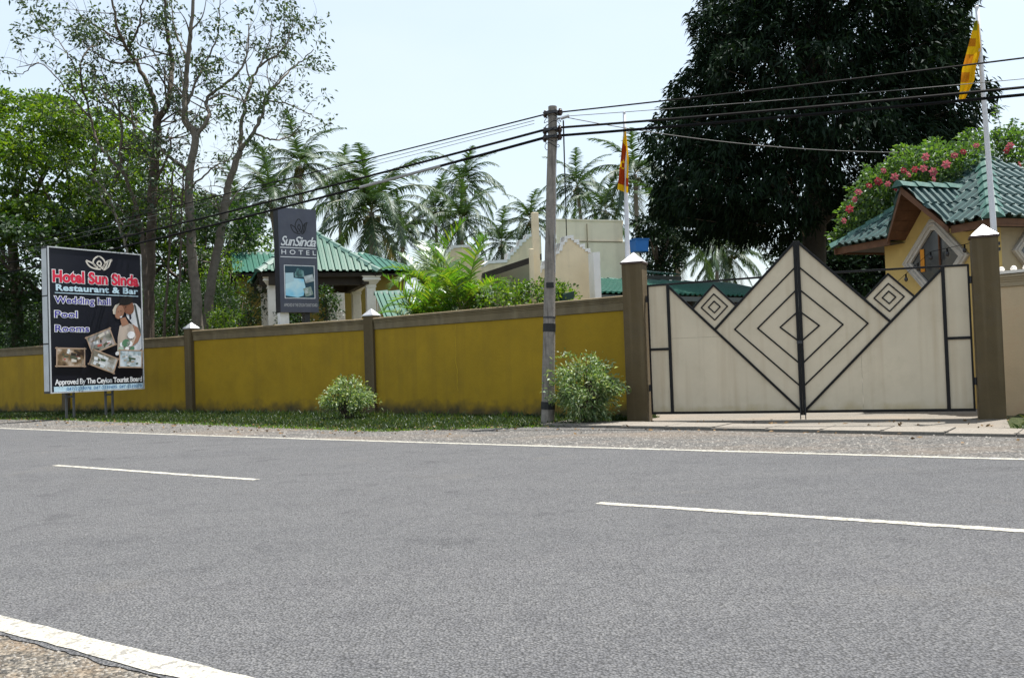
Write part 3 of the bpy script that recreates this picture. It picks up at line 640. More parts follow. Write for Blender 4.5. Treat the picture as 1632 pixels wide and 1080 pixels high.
# four framed snapshots
PH = [(.525, .645, .78, .50, .36, ((.02, .03, .015), (.25, .25, .22), (.5, .42, .45)), 0), (.205, .757, .82, .50, -.03, ((.03, .015, .01), (.20, .13, .07), (.6, .5, .42)), 3), (.545, .79, .80, .44, -.36, ((.62, .66, .70), (.32, .29, .24), (.10, .09, .06)), 5), (.845, .775, .74, .50, -.04, ((.66, .72, .78), (.45, .55, .62), (.05, .08, .05)), 8)]
for i, (cu, ct, pw, ph, an, cols, sd_) in enumerate(PH):
    F.poly(F.rot(cu, ct, pw, ph, an), 9 + i * 2, photo_mat('snapshot', cols, 3.2, sd_), 'snapshot')
    c = F.rot(cu, ct, pw, ph, an); r_ = random.Random(i + 5)
    tones = ((.62, .58, .52), (.03, .025, .02), (.45, .10, .08), (.30, .22, .14), (.66, .68, .70), (.08, .09, .06)) if i < 2 else ((.70, .73, .76), (.05, .08, .04), (.35, .33, .30), (.55, .60, .65), (.40, .34, .28), (.62, .66, .70))
    for j in range(16):
        a_, b_ = r_.uniform(-.36, .36) * pw, (r_.uniform(-.36, .15) if j % 3 else r_.uniform(.1, .38)) * ph; ca, sa = math.cos(an), math.sin(an)
        F.poly(F.rot(cu + (a_ * ca - b_ * sa) / F.W, ct - (a_ * sa + b_ * ca) / F.H, r_.uniform(.04, .16) * (1 if j % 4 else 1.6), r_.uniform(.03, .09), an + r_.uniform(-.3, .3)), 9.2 + i * 2 + j * .04, ink('snap%d' % ((j * 5 + i) % 6) if i < 2 else 'view%d' % ((j * 5 + i) % 6), tones[(j * 5 + i) % 6]), 'snapshot_detail')
    for j in range(4):
        a, b = c[j], c[(j + 1) % 4]; e = ((b[0] - a[0]) * .06, (b[1] - a[1]) * .06)
        mm = F.ribbon([(a[0] - e[0], a[1] - e[1]), (b[0] + e[0], b[1] + e[1])], .035, 10 + i * 2, CR); mm.build('snapshot_frame', CR, box)
for a, b in ((.40, 1.02), (1.60, 2.18)):
    for k in (a, b if False else a + .22):
        c = Vector((bTL.x, bTL.y, 0)) + ux * (k + .1) - bn * .15
        MB().hexa(c - Z * .25, ux * .05, bn * .05, Z * (bTL.z - BH + .27)).build('leg', dullwire, bb)
    c = Vector((bTL.x, bTL.y, bTL.z - BH - .14)) + ux * (a + .1) - bn * .15
    MB().hexa(c, ux * .27, bn * .04, Z * .05).build('leg_tie', dullwire, bb)

# --- hotel sign on its white post
hTL = at(442.5, 330, 25.2); hTR = at(503.5, 337.5, 25.85); hBL = at(448, 497.5, 25.2)
ux = (hTR - hTL); ux.z = 0; HW = ux.length; ux.normalize(); hn = Vector((ux.y, -ux.x, 0)); HH = hTL.z - hBL.z
hs = thing('hotel_sign', (hTL.x, hTL.y, 0), 'tall dark grey hotel sign with pool picture rising behind the yellow wall', 'sign')
SG = M('sign_grey', (.075, .080, .112), rough=.4, var=.12, vs=2.5, bump=.03, stain=((.12, .125, .15), 2, .4))
hb = MB().hexa(hTL - Z * HH - hn * .36, ux * HW, hn * .358, Z * HH).build('sign_box', M('sign_side', (.008, .008, .014), rough=.5), hs)
F = Face(hTL, ux, HW, HH, hn, hb)
F.rect(0, 0, 1, 1, 0, SG, 'print_sheet')
lotus(F, .54, .175, .50, .44, .028, 1, ink('emblem_dark', (.010, .010, .014)))
F.text('Sun', .05, .42, .272, .362, 2, W_, bold=.012, shear=.35, space=.85); F.text('Sinda', .40, .975, .272, .362, 2, W_, bold=.012, shear=.35, space=.85)
F.rect(.03, .378, .975, .386, 2, W_); F.rect(.03, .468, .975, .475, 2, W_)
F.text('HOTEL', .06, .965, .402, .445, 2, W_, bold=.012, space=1.7)
F.rect(.115, .548, .915, .868, 1, W_); F.rect(.135, .555, .895, .861, 2, ink('pool_dark', (.02, .06, .09)))
pm = photo_mat('pool_water', ((.12, .50, .82), (.28, .68, .92), (.62, .86, .94)), 1.6, 2)
F.poly([(.14, .63), (.34, .625), (.36, .67), (.62, .68), (.66, .76), (.60, .84), (.45, .858), (.14, .84)], 3, pm)
F.poly([(.14, .625), (.35, .62), (.36, .70), (.14, .73)], 4, ink('pool_pale', (.52, .72, .80)))
F.poly(F.rot(.76, .675, .27, .20, .25), 5, photo_mat('mini', ((.6, .66, .7), (.45, .5, .5), (.3, .3, .3)), 6, 3)); F.poly(F.rot(.73, .80, .24, .24, .3), 5, photo_mat('mini', ((.55, .6, .6), (.2, .28, .22), (.5, .55, .6)), 8, 7))
F.poly([(.38, .635), (.46, .575), (.62, .60), (.64, .66), (.40, .665)], 3, photo_mat('pool_garden', ((.03, .07, .08), (.08, .22, .22), (.3, .45, .48)), 9, 1))
F.text('APPROVED BY THE CEYLON TOURIST BOARD', .09, .965, .915, .945, 2, ink('small_white', (.5, .5, .52)), bold=.01)
pc = Vector((hTL.x, hTL.y, 0)) + ux * .02 - hn * .30
MB().hexa(pc, ux * .26, hn * .2, Z * (hTL.z - HH)).build('post', whitep, hs)
MB().hexa(pc + ux * .72, ux * .16, hn * .2, Z * (hTL.z - HH)).build('post', darksteel, hs)
# dry leaves blown along the verge
n = 900; S = rng.uniform(-30, 2, n); T = np.array([(grass_edge(a) if a < -8.3 else 7.6) + rng.normal() * .8 for a in S]); P = np.array([rd(a, b, .02) for a, b in zip(S, T)])
D = np.stack([rng.normal(size=n), rng.normal(size=n), rng.normal(size=n) * .15], 1); V_, F_ = leaf_arrays(P, D, rng.uniform(.04, .10, n), rng.uniform(.02, .045, n), 0)
np_mesh('fallen_leaves', V_, F_, M('dead_leaf', (.16, .10, .045), rough=.9, var=.5, vs=9, bump=0))['kind'] = 'stuff'

# ================================================================== BUILDINGS
def clip_bm(bm, planes):
    for co, no in planes:
        g = bm.verts[:] + bm.edges[:] + bm.faces[:]
        bmesh.ops.bisect_plane(bm, geom=g, plane_co=co, plane_no=no, clear_outer=True)
def slope_frame(P):
    P = [Vector(p) for p in P]; e = (P[1] - P[0]).normalized(); n = Vector((0, 0, 0))
    for i in range(len(P)): n += (P[i] - P[0]).cross(P[(i + 1) % len(P)] - P[0])
    n.normalize(); 
    if n.z < 0: n = -n
    up = n.cross(e)
    if up.dot(P[2] - P[0]) < 0: up = -up
    return P, e, up.normalized(), n
def poly_planes(P, n):
    c = sum(P, Vector((0, 0, 0))) / len(P); out = []
    for i in range(len(P)):
        a, b = P[i], P[(i + 1) % len(P)]; no = (b - a).cross(n).normalized()
        if no.dot(c - a) > 0: no = -no
        out.append((a, no))
    return out
def roof_sheet(P, mat, parent, pitch=.26, amp=.045, name='roof_sheet', th=.02):
    """profiled metal sheet over the planar polygon P; P[0]-P[1] is the eave"""
    P, e, up, n = slope_frame(P)
    s = [(p - P[0]).dot(e) for p in P]; r = [(p - P[0]).dot(up) for p in P]
    prof = [(0, 0), (.42, 0), (.52, 1), (.86, 1), (.96, 0)]
    xs = []; k = math.floor(min(s) / pitch)
    while k * pitch < max(s) + pitch: xs += [((k + a) * pitch, h * amp) for a, h in prof]; k += 1
    bm = bmesh.new(); r0, r1 = min(r) - .01, max(r) + .01
    top = [(bm.verts.new(P[0] + e * x + up * r0 + n * h), bm.verts.new(P[0] + e * x + up * r1 + n * h)) for x, h in xs]
    for a, b in zip(top, top[1:]): bm.faces.new((a[0], b[0], b[1], a[1]))
    clip_bm(bm, poly_planes(P, n))
    bmesh.ops.recalc_face_normals(bm, faces=bm.faces[:])
    off = world_of(parent)
    for v in bm.verts: v.co -= off
    me = bpy.data.meshes.new(name); bm.to_mesh(me); bm.free(); me.materials.append(mat)
    o = bpy.data.objects.new(name, me); COL.objects.link(o); o.parent = parent
    m = o.modifiers.new('thick', 'SOLIDIFY'); m.thickness = th; m.offset = -1
    return o
def ridge_caps(p, q, mat, parent, L=.5, wd=.16, name='ridge_cap', drop=.07):
    p, q = Vector(p), Vector(q); d = (q - p); n = max(1, round(d.length / L)); d = d / n; u = d.normalized()
    sd_ = u.cross(Z).normalized(); up = sd_.cross(u); 
    if up.z < 0: up = -up
    me0 = None
    for i in range(n):
        c = p + d * i
        if me0 is None:
            m = MB(); a = [(-wd, -drop), (-wd * .45, .02), (0, .045), (wd * .45, .02), (wd, -drop)]
            def ring(t, k): return [sd_ * x * k + up * (z * k + .03 * (k - 1) * 8) + u * t for x, z in a]
            A = ring(-.03, 1.12); B = ring(d.length, 1.0)
            m.add(A + B, [(i_, i_ + 1, i_ + 6, i_ + 5) for i_ in range(4)] + [(0, 1, 2, 3, 4)])
            o = m.build(name, mat, parent, origin=(0, 0, 0)); me0 = o.data
            md = None
        else:
            o = bpy.data.objects.new(name, me0); COL.objects.link(o)
        o.parent = parent; o.location = c - world_of(parent)
def roof_tiles(P, mat, parent, tw=.215, tl=.40):
    """profiled tiles laid in stepped rows, each tile its own object, cut at hips and valleys"""
    P, e, up, n = slope_frame(P); planes = poly_planes(P, n)
    s = [(p - P[0]).dot(e) for p in P]; r = [(p - P[0]).dot(up) for p in P]
    prof = [(0, 0), (.30, .0), (.44, .05), (.74, .05), (.88, 0), (1.03, 0)]
    def geo(base, rot):
        lo, hi = [], []
        for x, h in prof:
            lo.append(base + e * (x * tw) + up * -.025 + n * (h + .028)); hi.append(base + e * (x * tw) + up * tl + n * (h * .96 + .002))
        fr = [base + e * (x * tw) + up * -.025 + n * (h - .012) for x, h in prof]
        return lo + hi + fr
    k = len(prof); F = [(i, i + 1, k + i + 1, k + i) for i in range(k - 1)] + [(2 * k + i, 2 * k + i + 1, i + 1, i) for i in range(k - 1)]
    shared = None; off = world_of(parent)
    j = math.floor(min(r) / tl)
    while j * tl < max(r):
        i = math.floor(min(s) / tw)
        while i * tw < max(s):
            b = P[0] + e * (i * tw) + up * (j * tl)
            cs = [b, b + e * tw, b + e * tw + up * tl, b + up * tl]
            ins = [all((c - co).dot(no) < 1e-3 for co, no in planes) for c in cs]
            if all(ins):
                if shared is None:
                    shared = bpy.data.meshes.new('tile'); shared.from_pydata([tuple(v) for v in geo(Vector((0, 0, 0)), 0)], [], F); shared.materials.append(mat)
                o = bpy.data.objects.new('tile', shared); COL.objects.link(o); o.parent = parent; o.location = b - off + n * random.uniform(0, .006)
            else:
                bm = bmesh.new(); vs = [bm.verts.new(v) for v in geo(b, 0)]
                for f in F: bm.faces.new([vs[q] for q in f])
                clip_bm(bm, planes)
                if sum(f.calc_area() for f in bm.faces) > .008:
                    for v in bm.verts: v.co -= off
                    me = bpy.data.meshes.new('tile'); bm.to_mesh(me); me.materials.append(mat)
                    o = bpy.data.objects.new('tile', me); COL.objects.link(o); o.parent = parent
                bm.free()
            i += 1
        j += 1

# ---- guard house inside the gate
E0 = at(1583, 343.5, 16.0); ez = E0.z; E0 = Vector((E0.x, E0.y, 0))
HC = E0 + AX * .45 + BX * .45                       # wall corner nearest the road
def H(t, q, z=0.0): return HC + AX * t + BX * q + Z * z
gh = thing('guard_house', HC, 'small yellow guard house with green tiled roof and diamond windows behind the gate', 'guard house')
wl = MB().hexa(H(0, .0, -.1), AX * 2.75, BX * .2, Z * (ez + .05)).build('side_wall', ochre, gh)
MB().hexa(H(0, .2, -.1), BX * 3.2, AX * .2, Z * (ez + .05)).build('front_wall', taupe, gh)  # greyer than the other walls: the shade on this side is painted in
MB().hexa(H(2.55, .2, -.1), BX * 3.2, AX * .2, Z * (ez + .05)).build('back_wall', ochre, gh)
RZ = 1.62; LT = 4.3
c00, c10, c11, c01 = H(-.45, -.45, ez), H(3.85, -.45, ez), H(3.85, 3.85, ez), H(-.45, 3.85, ez)
ap = H(1.70, 1.70, ez + RZ)
roof = thing('roof', (0, 0, 0), None, None); roof.parent = gh; roof.location = (0, 0, ez)
for k in ('label', 'category'): 
    if k in roof: del roof[k]
roof_tiles([c01, c00, ap][::-1][2:] + [c01, ap] if False else [c00, c01, ap], tilegreen, roof)
# the left slope is broken by the gable: lay it in two pieces either side of the valleys
gt, gw, gz = 1.37, .78, .88                          # gable centre along the wall, half width, rise
def vr(q): return (q + .45) * RZ / (1.70 + .45)      # height of the main slope above the eave
qv = -.45 + gz * 2.15 / RZ                           # where the gable ridge meets the slope
rg = H(gt, qv, ez + gz)
roof_tiles([c00, H(gt - gw, -.45, ez), rg, ap], tilegreen, roof)
roof_tiles([H(gt + gw, -.45, ez), c10, ap, rg], tilegreen, roof)
gf = H(gt, -.80, ez + gz)
roof_tiles([H(gt - gw, -.45, ez), H(gt - gw, -.80, ez), gf, rg][::1] if False else [H(gt - gw, -.47, ez), H(gt - gw, -.44, ez), rg, gf], tilegreen, roof, tw=.19, tl=.62)
roof_sheet([H(gt + gw, -.47, ez), H(gt + gw, -.44, ez), rg, gf], tilegreen, roof, pitch=.19)
roof_sheet([c10, c11, ap], tilegreen, roof); roof_sheet([c11, c01, ap], tilegreen, roof)
ridge_caps(c00 + Z * .02, ap + Z * .03, capgreen, roof, L=.42, wd=.17)
ridge_caps(c10 + Z * .02, ap + Z * .03, capgreen, roof, L=.42, wd=.17)
ridge_caps(gf - BX * .03 + Z * .02, rg + Z * .02, capgreen, roof, L=.42, wd=.14)
MB().prism([H(gt - gw, -.45, ez + .02), H(gt - gw, -.45, ez + .02) + AX * .05, rg + AX * .06 + Z * .03, rg - AX * .06 + Z * .03], Z * .025).build('valley_strip', capgreen, roof)
for sg in (-1, 1):
    p, q = H(gt + sg * (gw + .02), -.45, ez - .05), H(gt, -.78, ez + gz - .03)
    MB().prism([p, p - Z * .10, q - Z * .14, q], BX * .03).build('barge_board', darkwood, roof)
    for k in range(5):                                # boarded underside of the gable, one plank after another
        f0, f1 = k / 5 + .006, (k + 1) / 5 - .006
        e0, e1 = H(gt + sg * gw, -.42, ez - .08), H(gt, -.74, ez + gz - .09); w0, w1 = H(gt + sg * gw, .02, ez - .08), H(gt, .02, ez + gz - .09)
        MB().prism([e0.lerp(e1, f0), e0.lerp(e1, f1), w0.lerp(w1, f1), w0.lerp(w1, f0)], Z * .02).build('gable_plank', darkwood, roof)
MB().prism([H(gt - gw, .0, ez - .06), H(gt + gw, .0, ez - .06), H(gt, .0, ez + gz - .10)], BX * .2).build('gable_wall', ochre, gh)
for a, b in ((c00, c01), (c00, H(gt - gw - .02, -.45, ez)), (H(gt + gw + .02, -.45, ez), c10), (c10, c11)):
    i_ = (b - a).cross(Z).normalized(); i_ = i_ if i_.dot(H(1.7, 1.7, ez) - a) > 0 else -i_
    MB().hexa(a - Z * .17 + i_ * .06, b - a, i_ * .03, Z * .14).build('fascia', darkwood, roof)
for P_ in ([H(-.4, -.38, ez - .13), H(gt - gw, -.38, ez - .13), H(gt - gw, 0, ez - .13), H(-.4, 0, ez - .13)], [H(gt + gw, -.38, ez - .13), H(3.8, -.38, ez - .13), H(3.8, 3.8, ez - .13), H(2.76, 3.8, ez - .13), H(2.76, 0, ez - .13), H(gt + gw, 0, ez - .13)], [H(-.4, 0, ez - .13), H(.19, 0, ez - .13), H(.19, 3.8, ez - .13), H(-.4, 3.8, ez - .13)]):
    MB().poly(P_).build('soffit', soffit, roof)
for t in (2.9, 3.6): pass
frame_m = M('window_moulding', (.40, .375, .34), rough=.8, var=.1, vs=6, bump=.25, bs=40, stain=((.26, .24, .22), 5, .5))
glass = M('dark_window_glass', (.045, .048, .05), rough=.08, var=.3, vs=1.5, bump=0, spec=.6)
def diamond_window(c, u, nrm_, hw_, hh, parent):
    """moulded diamond surround of stepped bands round a recessed pane"""
    def dm(k, o): return [c + u * hw_ * k * a + Z * hh * k * b + nrm_ * o for a, b in ((-1, -.10), (-.93, 0), (-1, .10), (0, 1), (1, .10), (.93, 0), (1, -.10), (0, -1))] if False else [c + u * (hw_ * k) * a + Z * (hh * k) * b + nrm_ * o for a, b in ((-1, 0), (-.08, 1), (.08, 1), (1, 0), (.08, -1), (-.08, -1))]
    root = None
    prof = [(1.0, .005), (1.0, .07), (.95, .085), (.92, .065), (.89, .09), (.84, .09), (.82, .06), (.78, .07), (.73, .065), (.72, -.02)]
    m = MB(); R = [dm(k, o) for k, o in prof]; n = 6
    vs = [p for r in R for p in r]; m.add(vs, [(i * n + k, i * n + (k + 1) % n, (i + 1) * n + (k + 1) % n, (i + 1) * n + k) for i in range(len(R) - 1) for k in range(n)])
    fr = m.build('window', frame_m, parent)
    MB().prism(dm(.73, .012), nrm_ * .006).build('pane', glass, fr)
    MB().hexa(c - Z * hh * .7 + u * .12 + nrm_ * .02, u * .03, nrm_ * .03, Z * hh * 1.36).build('mullion', darkwood, fr)
    return fr
wz = at(1490, 414, H(1.35, 0).y).z
fr = diamond_window(H(1.36, 0, wz), -AX, -BX, .84, .80, gh)
MB().cbox(H(1.36, -.03, wz + .02) + AX * .32, AX * .10, BX * .012, Z * .45).build('orange_curtain', M('orange_curtain', (.55, .22, .02), rough=.8), fr)
q2 = 1.05; diamond_window(H(0, q2, at(1650, 400, H(0, q2).y).z), BX, -AX, .62, .62, gh)
# string of bulbs along the guard house eaves
sl = thing('string_lights', H(0, -.1, ez - .4), 'string of small dark bulbs hanging along the guard house wall', 'string lights')
sp = [H(2.7, -.14, ez - 1.15), H(2.0, -.16, ez - .78), H(1.3, -.18, ez - .42), H(.5, -.14, ez - .38), H(-.1, -.14, ez - .32)]
MB().tube(sp, .006, 4).build('cord', cablem, sl)
for k in range(9):
    f = k / 8 * 3.98; i = min(3, int(f)); p = sp[i].lerp(sp[i + 1], f - i)
    MB().ball(p - Z * .11, .04, 8, 1.3).build('bulb', M('dark_bulb', (.03, .03, .035), rough=.2, bump=0), sl); 
    MB().tube([p, p - Z * .075], .018, 6).build('bulb_socket', cablem, sl)

# ---- flags and flagpoles
def flagpole(p, q, r0, r1, label):
    r = thing('flagpole', p, label, 'flagpole')
    m = MB(); p, q = Vector(p), Vector(q); m.tube([p.lerp(q, k / 8) for k in range(9)], [r0 + (r1 - r0) * k / 8 for k in range(9)], 10); m.build('shaft', polewhite, r, smooth=True)
    m = MB(); m.ball(q + Z * .02, r1 * 1.15, 8); m.build('finial', polewhite, r, smooth=True)
    return r
fb = at(1588, 420, 15.05); fb2 = at(1557, 14, 15.05); fd = fb2 - fb; fb0 = fb + fd * ((2.72 - fb.z) / fd.z)
fpo = flagpole(fb0, fb2, .05, .03, 'tall leaning flagpole at the right gatepost carrying the yellow flag')
for z in (2.76, 2.85): MB().cbox(fb0 + fd * ((z - 2.72) / fd.z) - GN * .06, GD * .13, GN * .16, Z * .05).build('clamp', darksteel, fpo)
lb0 = at(1001, 450, 17.4); lb2 = at(995, 182, 17.4)
fpl = flagpole(lb0, lb2, .05, .028, 'white flagpole behind the left gatepost carrying the maroon and yellow flag')
for z in (.06, .2): MB().cbox(lb0 + Z * z - GN * .06 + GD * .03, GD * .14, GN * .2, Z * .05).build('clamp', darksteel, fpl)
def flagmat(name, cols, w_=.3):
    m = bpy.data.materials.new(name); m.use_nodes = True; N = m.node_tree.nodes; Lk = m.node_tree.links; N.clear()
    rgb = N.new('ShaderNodeRGB'); rgb.outputs[0].default_value = tuple(cols) + (1,)
    d = N.new('ShaderNodeBsdfDiffuse'); t = N.new('ShaderNodeBsdfTranslucent'); mx = N.new('ShaderNodeMixShader'); mx.inputs[0].default_value = w_; o = N.new('ShaderNodeOutputMaterial')
    Lk.new(rgb.outputs[0], d.inputs[0]); Lk.new(rgb.outputs[0], t.inputs[0]); Lk.new(d.outputs[0], mx.inputs[1]); Lk.new(t.outputs[0], mx.inputs[2]); Lk.new(mx.outputs[0], o.inputs[0]); return m
FY, FMa, FO, FG = flagmat('flag_yellow', (.72, .43, .012)), flagmat('flag_maroon', (.33, .045, .010)), flagmat('flag_orange', (.52, .20, .015), .45), flagmat('flag_green', (.24, .24, .02))
def flag(outline_l, outline_r, d, mats, matfn, label, fold=.06, n=40):
    """hanging cloth between two edges seen at the given pixels; folds run down the cloth"""
    m = MB(); nu = 10
    def edge(E, y):
        for (x0, y0), (x1, y1) in zip(E, E[1:]):
            if y <= y1: return x0 + (x1 - x0) * max(0, (y - y0)) / (y1 - y0)
        return E[-1][0]
    y0 = min(outline_l[0][1], outline_r[0][1]); y1 = max(outline_l[-1][1], outline_r[-1][1])
    V = []
    for i in range(n + 1):
        f = i / n
        for k in range(nu + 1):
            u = k / nu
            yl = outline_l[0][1] + (outline_l[-1][1] - outline_l[0][1]) * f; yr = outline_r[0][1] + (outline_r[-1][1] - outline_r[0][1]) * f
            y = yl + (yr - yl) * u; xl, xr = edge(outline_l, yl), edge(outline_r, yr)
            V.append(at(xl + (xr - xl) * u, y, d + fold * math.sin(u * 9 + f * 2.2) * (.3 + f) + .03 * math.sin(f * 11 + u * 3)))
    m.v = V
    for i in range(n):
        for k in range(nu):
            m.f.append([i * (nu + 1) + k, i * (nu + 1) + k + 1, (i + 1) * (nu + 1) + k + 1, (i + 1) * (nu + 1) + k]); m.mi.append(matfn((k + .5) / nu, (i + .5) / n))
    o = m.build('flag', mats, origin=V[0], smooth=True); tag(o, label, 'flag'); return o
def mf(u, f):
    if f > .91 or u > .68 - .28 * max(0, f - .75) * 4 * 0 and f < .78: return 0
    if f < .2 + .12 * u: return 0
    if .48 < f < .68 and abs(math.hypot((u - .35) * 1.2, (f - .58) * 6) - .32) < .09: return 0
    return 1
flag([(994, 206), (990, 246), (984, 302)], [(997, 204), (1002, 250), (1001, 308)], 17.35, [FY, FMa], mf, 'maroon flag with yellow border hanging limp on the left flagpole')
def mo(u, f):
    if f < .2: return 2 if u < .7 and f < .13 else 0
    if u < .62 and (.22 < f < .33 or .42 < f < .55 or .66 < f < .78): return 1
    return 0
flag([(1554, 33), (1540, 85), (1533, 112), (1528, 160)], [(1560, 33), (1563, 80), (1555, 110), (1553, 128), (1537, 160)], 15.0, [FY, FO, FG], mo, 'yellow and orange flag hanging on the tall flagpole by the guard house')

# ---- hotel porch with pyramid roof
PC = at(605, 432, 30.0); pz = PC.z; PC.z = 0; pw = 3.9
def Q(l, a, z=0.0): return PC - BX * l + AX * a + Z * z     # l to the left along the front, a back into the plot
po = thing('hotel_porch', PC, 'hotel porch with green pyramid roof on pale square columns behind the tall sign', 'porch')
e00, e10, e11, e01 = Q(0, 0, pz), Q(pw, 0, pz), Q(pw, pw, pz), Q(0, pw, pz); pa = Q(pw / 2, pw / 2, pz + 1.6)
for P in ([e10, e00, pa], [e00, e01, pa], [e01, e11, pa], [e11, e10, pa]): roof_sheet(P, roofgreen, po, pitch=.215, amp=.05)
for c in (e00, e10, e01, e11): ridge_caps(c + Z * .03, pa + Z * .04, capgreen, po, L=.45, wd=.15)
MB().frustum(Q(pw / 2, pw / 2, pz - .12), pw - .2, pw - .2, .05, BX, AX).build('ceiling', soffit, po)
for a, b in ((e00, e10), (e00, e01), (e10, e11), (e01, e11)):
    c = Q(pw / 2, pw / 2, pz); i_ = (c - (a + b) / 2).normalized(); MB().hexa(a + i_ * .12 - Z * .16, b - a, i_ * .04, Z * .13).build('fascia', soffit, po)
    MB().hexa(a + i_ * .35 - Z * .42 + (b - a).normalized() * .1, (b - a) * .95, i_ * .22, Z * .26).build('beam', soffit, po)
def column(c, top, parent, wd=.30):
    cl = MB().frustum(c, wd, wd, top - .40, BX, AX).build('column', columnp, parent, bevel=.012)
    k = MB(); z = top - .40
    for w0, w1, h in ((wd + .03, wd + .05, .05), (wd + .02, wd + .02, .05), (wd + .04, wd + .26, .14), (wd + .30, wd + .30, .05), (wd + .22, wd + .34, .09)):
        k.frustum(c + Z * z, w0, w1, h, BX, AX); z += h
    k.build('capital', columnp, cl)
for l, a in ((.26, .34), (pw - .48, .48), (.26, pw - .7), (pw - .48, pw - .48)): column(Q(l, a), pz - .12, po)
# ---- main hotel hall with hip roof
MC = at(670, 431, 37.0); mz = MC.z; MC.z = 0
def K(l, a, z=0.0): return MC - BX * l + AX * a + Z * z
mh = thing('hotel_hall', MC, 'yellow hotel hall with long green hip roof behind the pyramid roofed porch', 'hotel')
ML, MD, mr = 5.4, 7.0, 1.1
k00, k10, k11, k01 = K(0, 0, mz), K(ML, 0, mz), K(ML, MD, mz), K(0, MD, mz); r0, r1 = K(1.7, MD / 2, mz + mr), K(ML - 1.7, MD / 2, mz + mr)
roof_sheet([k10, k00, r0, r1], roofgreen, mh, pitch=.24); roof_sheet([k00, k01, r0], roofgreen, mh, pitch=.24); roof_sheet([k11, k10, r1], roofgreen, mh); roof_sheet([k01, k11, r1, r0], roofgreen, mh)
ridge_caps(r0, r1, capgreen, mh, L=.6); ridge_caps(k00, r0, capgreen, mh, L=.6); ridge_caps(k10, r1, capgreen, mh, L=.6)
MB().hexa(K(.6, .6), -BX * (ML - 1.2), AX * (MD - 1.2), Z * (mz - .1)).build('wall', yellowhouse, mh)
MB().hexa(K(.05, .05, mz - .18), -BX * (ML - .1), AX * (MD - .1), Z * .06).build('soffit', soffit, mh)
for l in (1.4, 3.2): 
    wn = MB().hexa(K(l, .545, 1.0), -BX * 1.1, AX * .05, Z * 1.9).build('window', darkwood, mh); MB().hexa(K(l + .08, .535, 1.08), -BX * .94, AX * .02, Z * 1.74).build('pane', glass, wn)
for a, l in ((-1.5, -.2), (-1.5, .65)): pass
c3 = at(541, 470, 35.2); column(Vector((c3.x, c3.y, 0)), mz - .55, mh, .34)
c3 = at(528, 470, 35.4); column(Vector((c3.x, c3.y, 0)), mz - .55, mh, .26)
# ---- left wing seen between the sign and the trees
wc = at(434, 434, 36.5); wz2 = wc.z; wc.z = 0
lw = thing('hotel_wing', wc, 'hotel wing with green roof showing left of the tall sign, behind the trees', 'hotel wing')
def Wg(l, a, z=0.0): return wc - BX * l + AX * a + Z * z
a0, a1, a2, a3 = Wg(-.6, 0, wz2), Wg(1.5, 0, wz2), Wg(1.5, 2.4, wz2 + 1.05), Wg(-.6, 2.4, wz2 + 1.05)
roof_sheet([a1, a0, a3, a2], roofgreen, lw, pitch=.24); roof_sheet([Wg(-.6, 4.8, wz2), Wg(1.5, 4.8, wz2), a2, a3], roofgreen, lw)
ridge_caps(a3, a2, capgreen, lw, L=.55)
MB().hexa(Wg(-.3, .5), -BX * 1.6, AX * 3.8, Z * (wz2 - .05)).build('wall', yellowhouse, lw)
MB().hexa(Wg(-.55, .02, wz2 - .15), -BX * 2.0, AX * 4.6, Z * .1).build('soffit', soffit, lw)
# ---- lean-to canopy over the garden path
lc = at(668, 505, 26.3); lc.z = 0
lt = thing('garden_canopy', lc, 'low lean-to canopy with green roof just behind the wall right of the porch columns', 'canopy')
def Lc(l, a, z=0.0): return lc - BX * l + AX * a + Z * z
lz0, lz1 = at(630, 507, 26.3).z, at(630, 467, 27.7).z
roof_sheet([Lc(1.02, 0, lz0), Lc(-.1, 0, lz0), Lc(-.1, 1.4, lz1), Lc(1.02, 1.4, lz1)], roofgreen, lt, pitch=.17); ridge_caps(Lc(-.1, 1.4, lz1), Lc(1.02, 1.4, lz1), capgreen, lt, L=.4, wd=.12)
for l in (.1, .85):
    for a in (.1, 1.3): MB().hexa(Lc(l, a), -BX * .1, AX * .1, Z * (lz0 - .1 + (lz1 - lz0) * a / 1.4)).build('post', columnp, lt)

# ---- annexe with stepped white gables and a flat cream tower
an = thing('hotel_annexe', xy(905, 21.8), 'cream hotel annexe with stepped white parapets behind the utility pole', 'annexe')
def steps(pts, d, depth, mat, capw, nm, base=0.0, dirv=None):
    """stepped parapet: pts are the photograph's outline corners left to right, upright in a plane along the house front"""
    dirv = dirv or BX; n = Vector((dirv.y, -dirv.x, 0)); P0 = at(pts[0][0], pts[0][1], d)
    out = []
    for px, py in pts:
        r = FWD + RGT * ((px - 816) / FPX) - UPV * ((py - 540) / FPX); t = (P0 - CAM).dot(n) / r.dot(n); out.append(CAM + r * t)
    a, b = Vector(out[0]), Vector(out[-1]); a.z = base; b.z = base
    wl = MB().prism([a] + out + [b], -n * depth if n.dot(-P0) > 0 else n * depth).build(nm, mat, an)
    front = n if n.dot(-P0) > 0 else -n
    if capw:
        for p, q in zip(out, out[1:]):
            d_ = q - p
            if d_.length < .03: continue
            hor = abs(d_.z) < d_.xy.length
            if hor: MB().hexa(p + front * .035 - Z * capw * .9, d_, -front * (depth + .07), Z * capw).build('parapet_cap', whitep, wl)
            else:
                s_ = dirv * (capw if d_.z > 0 else -capw)
                MB().hexa(p + front * .03, d_, -front * (depth + .06), s_).build('parapet_cap', whitep, wl)
    return out
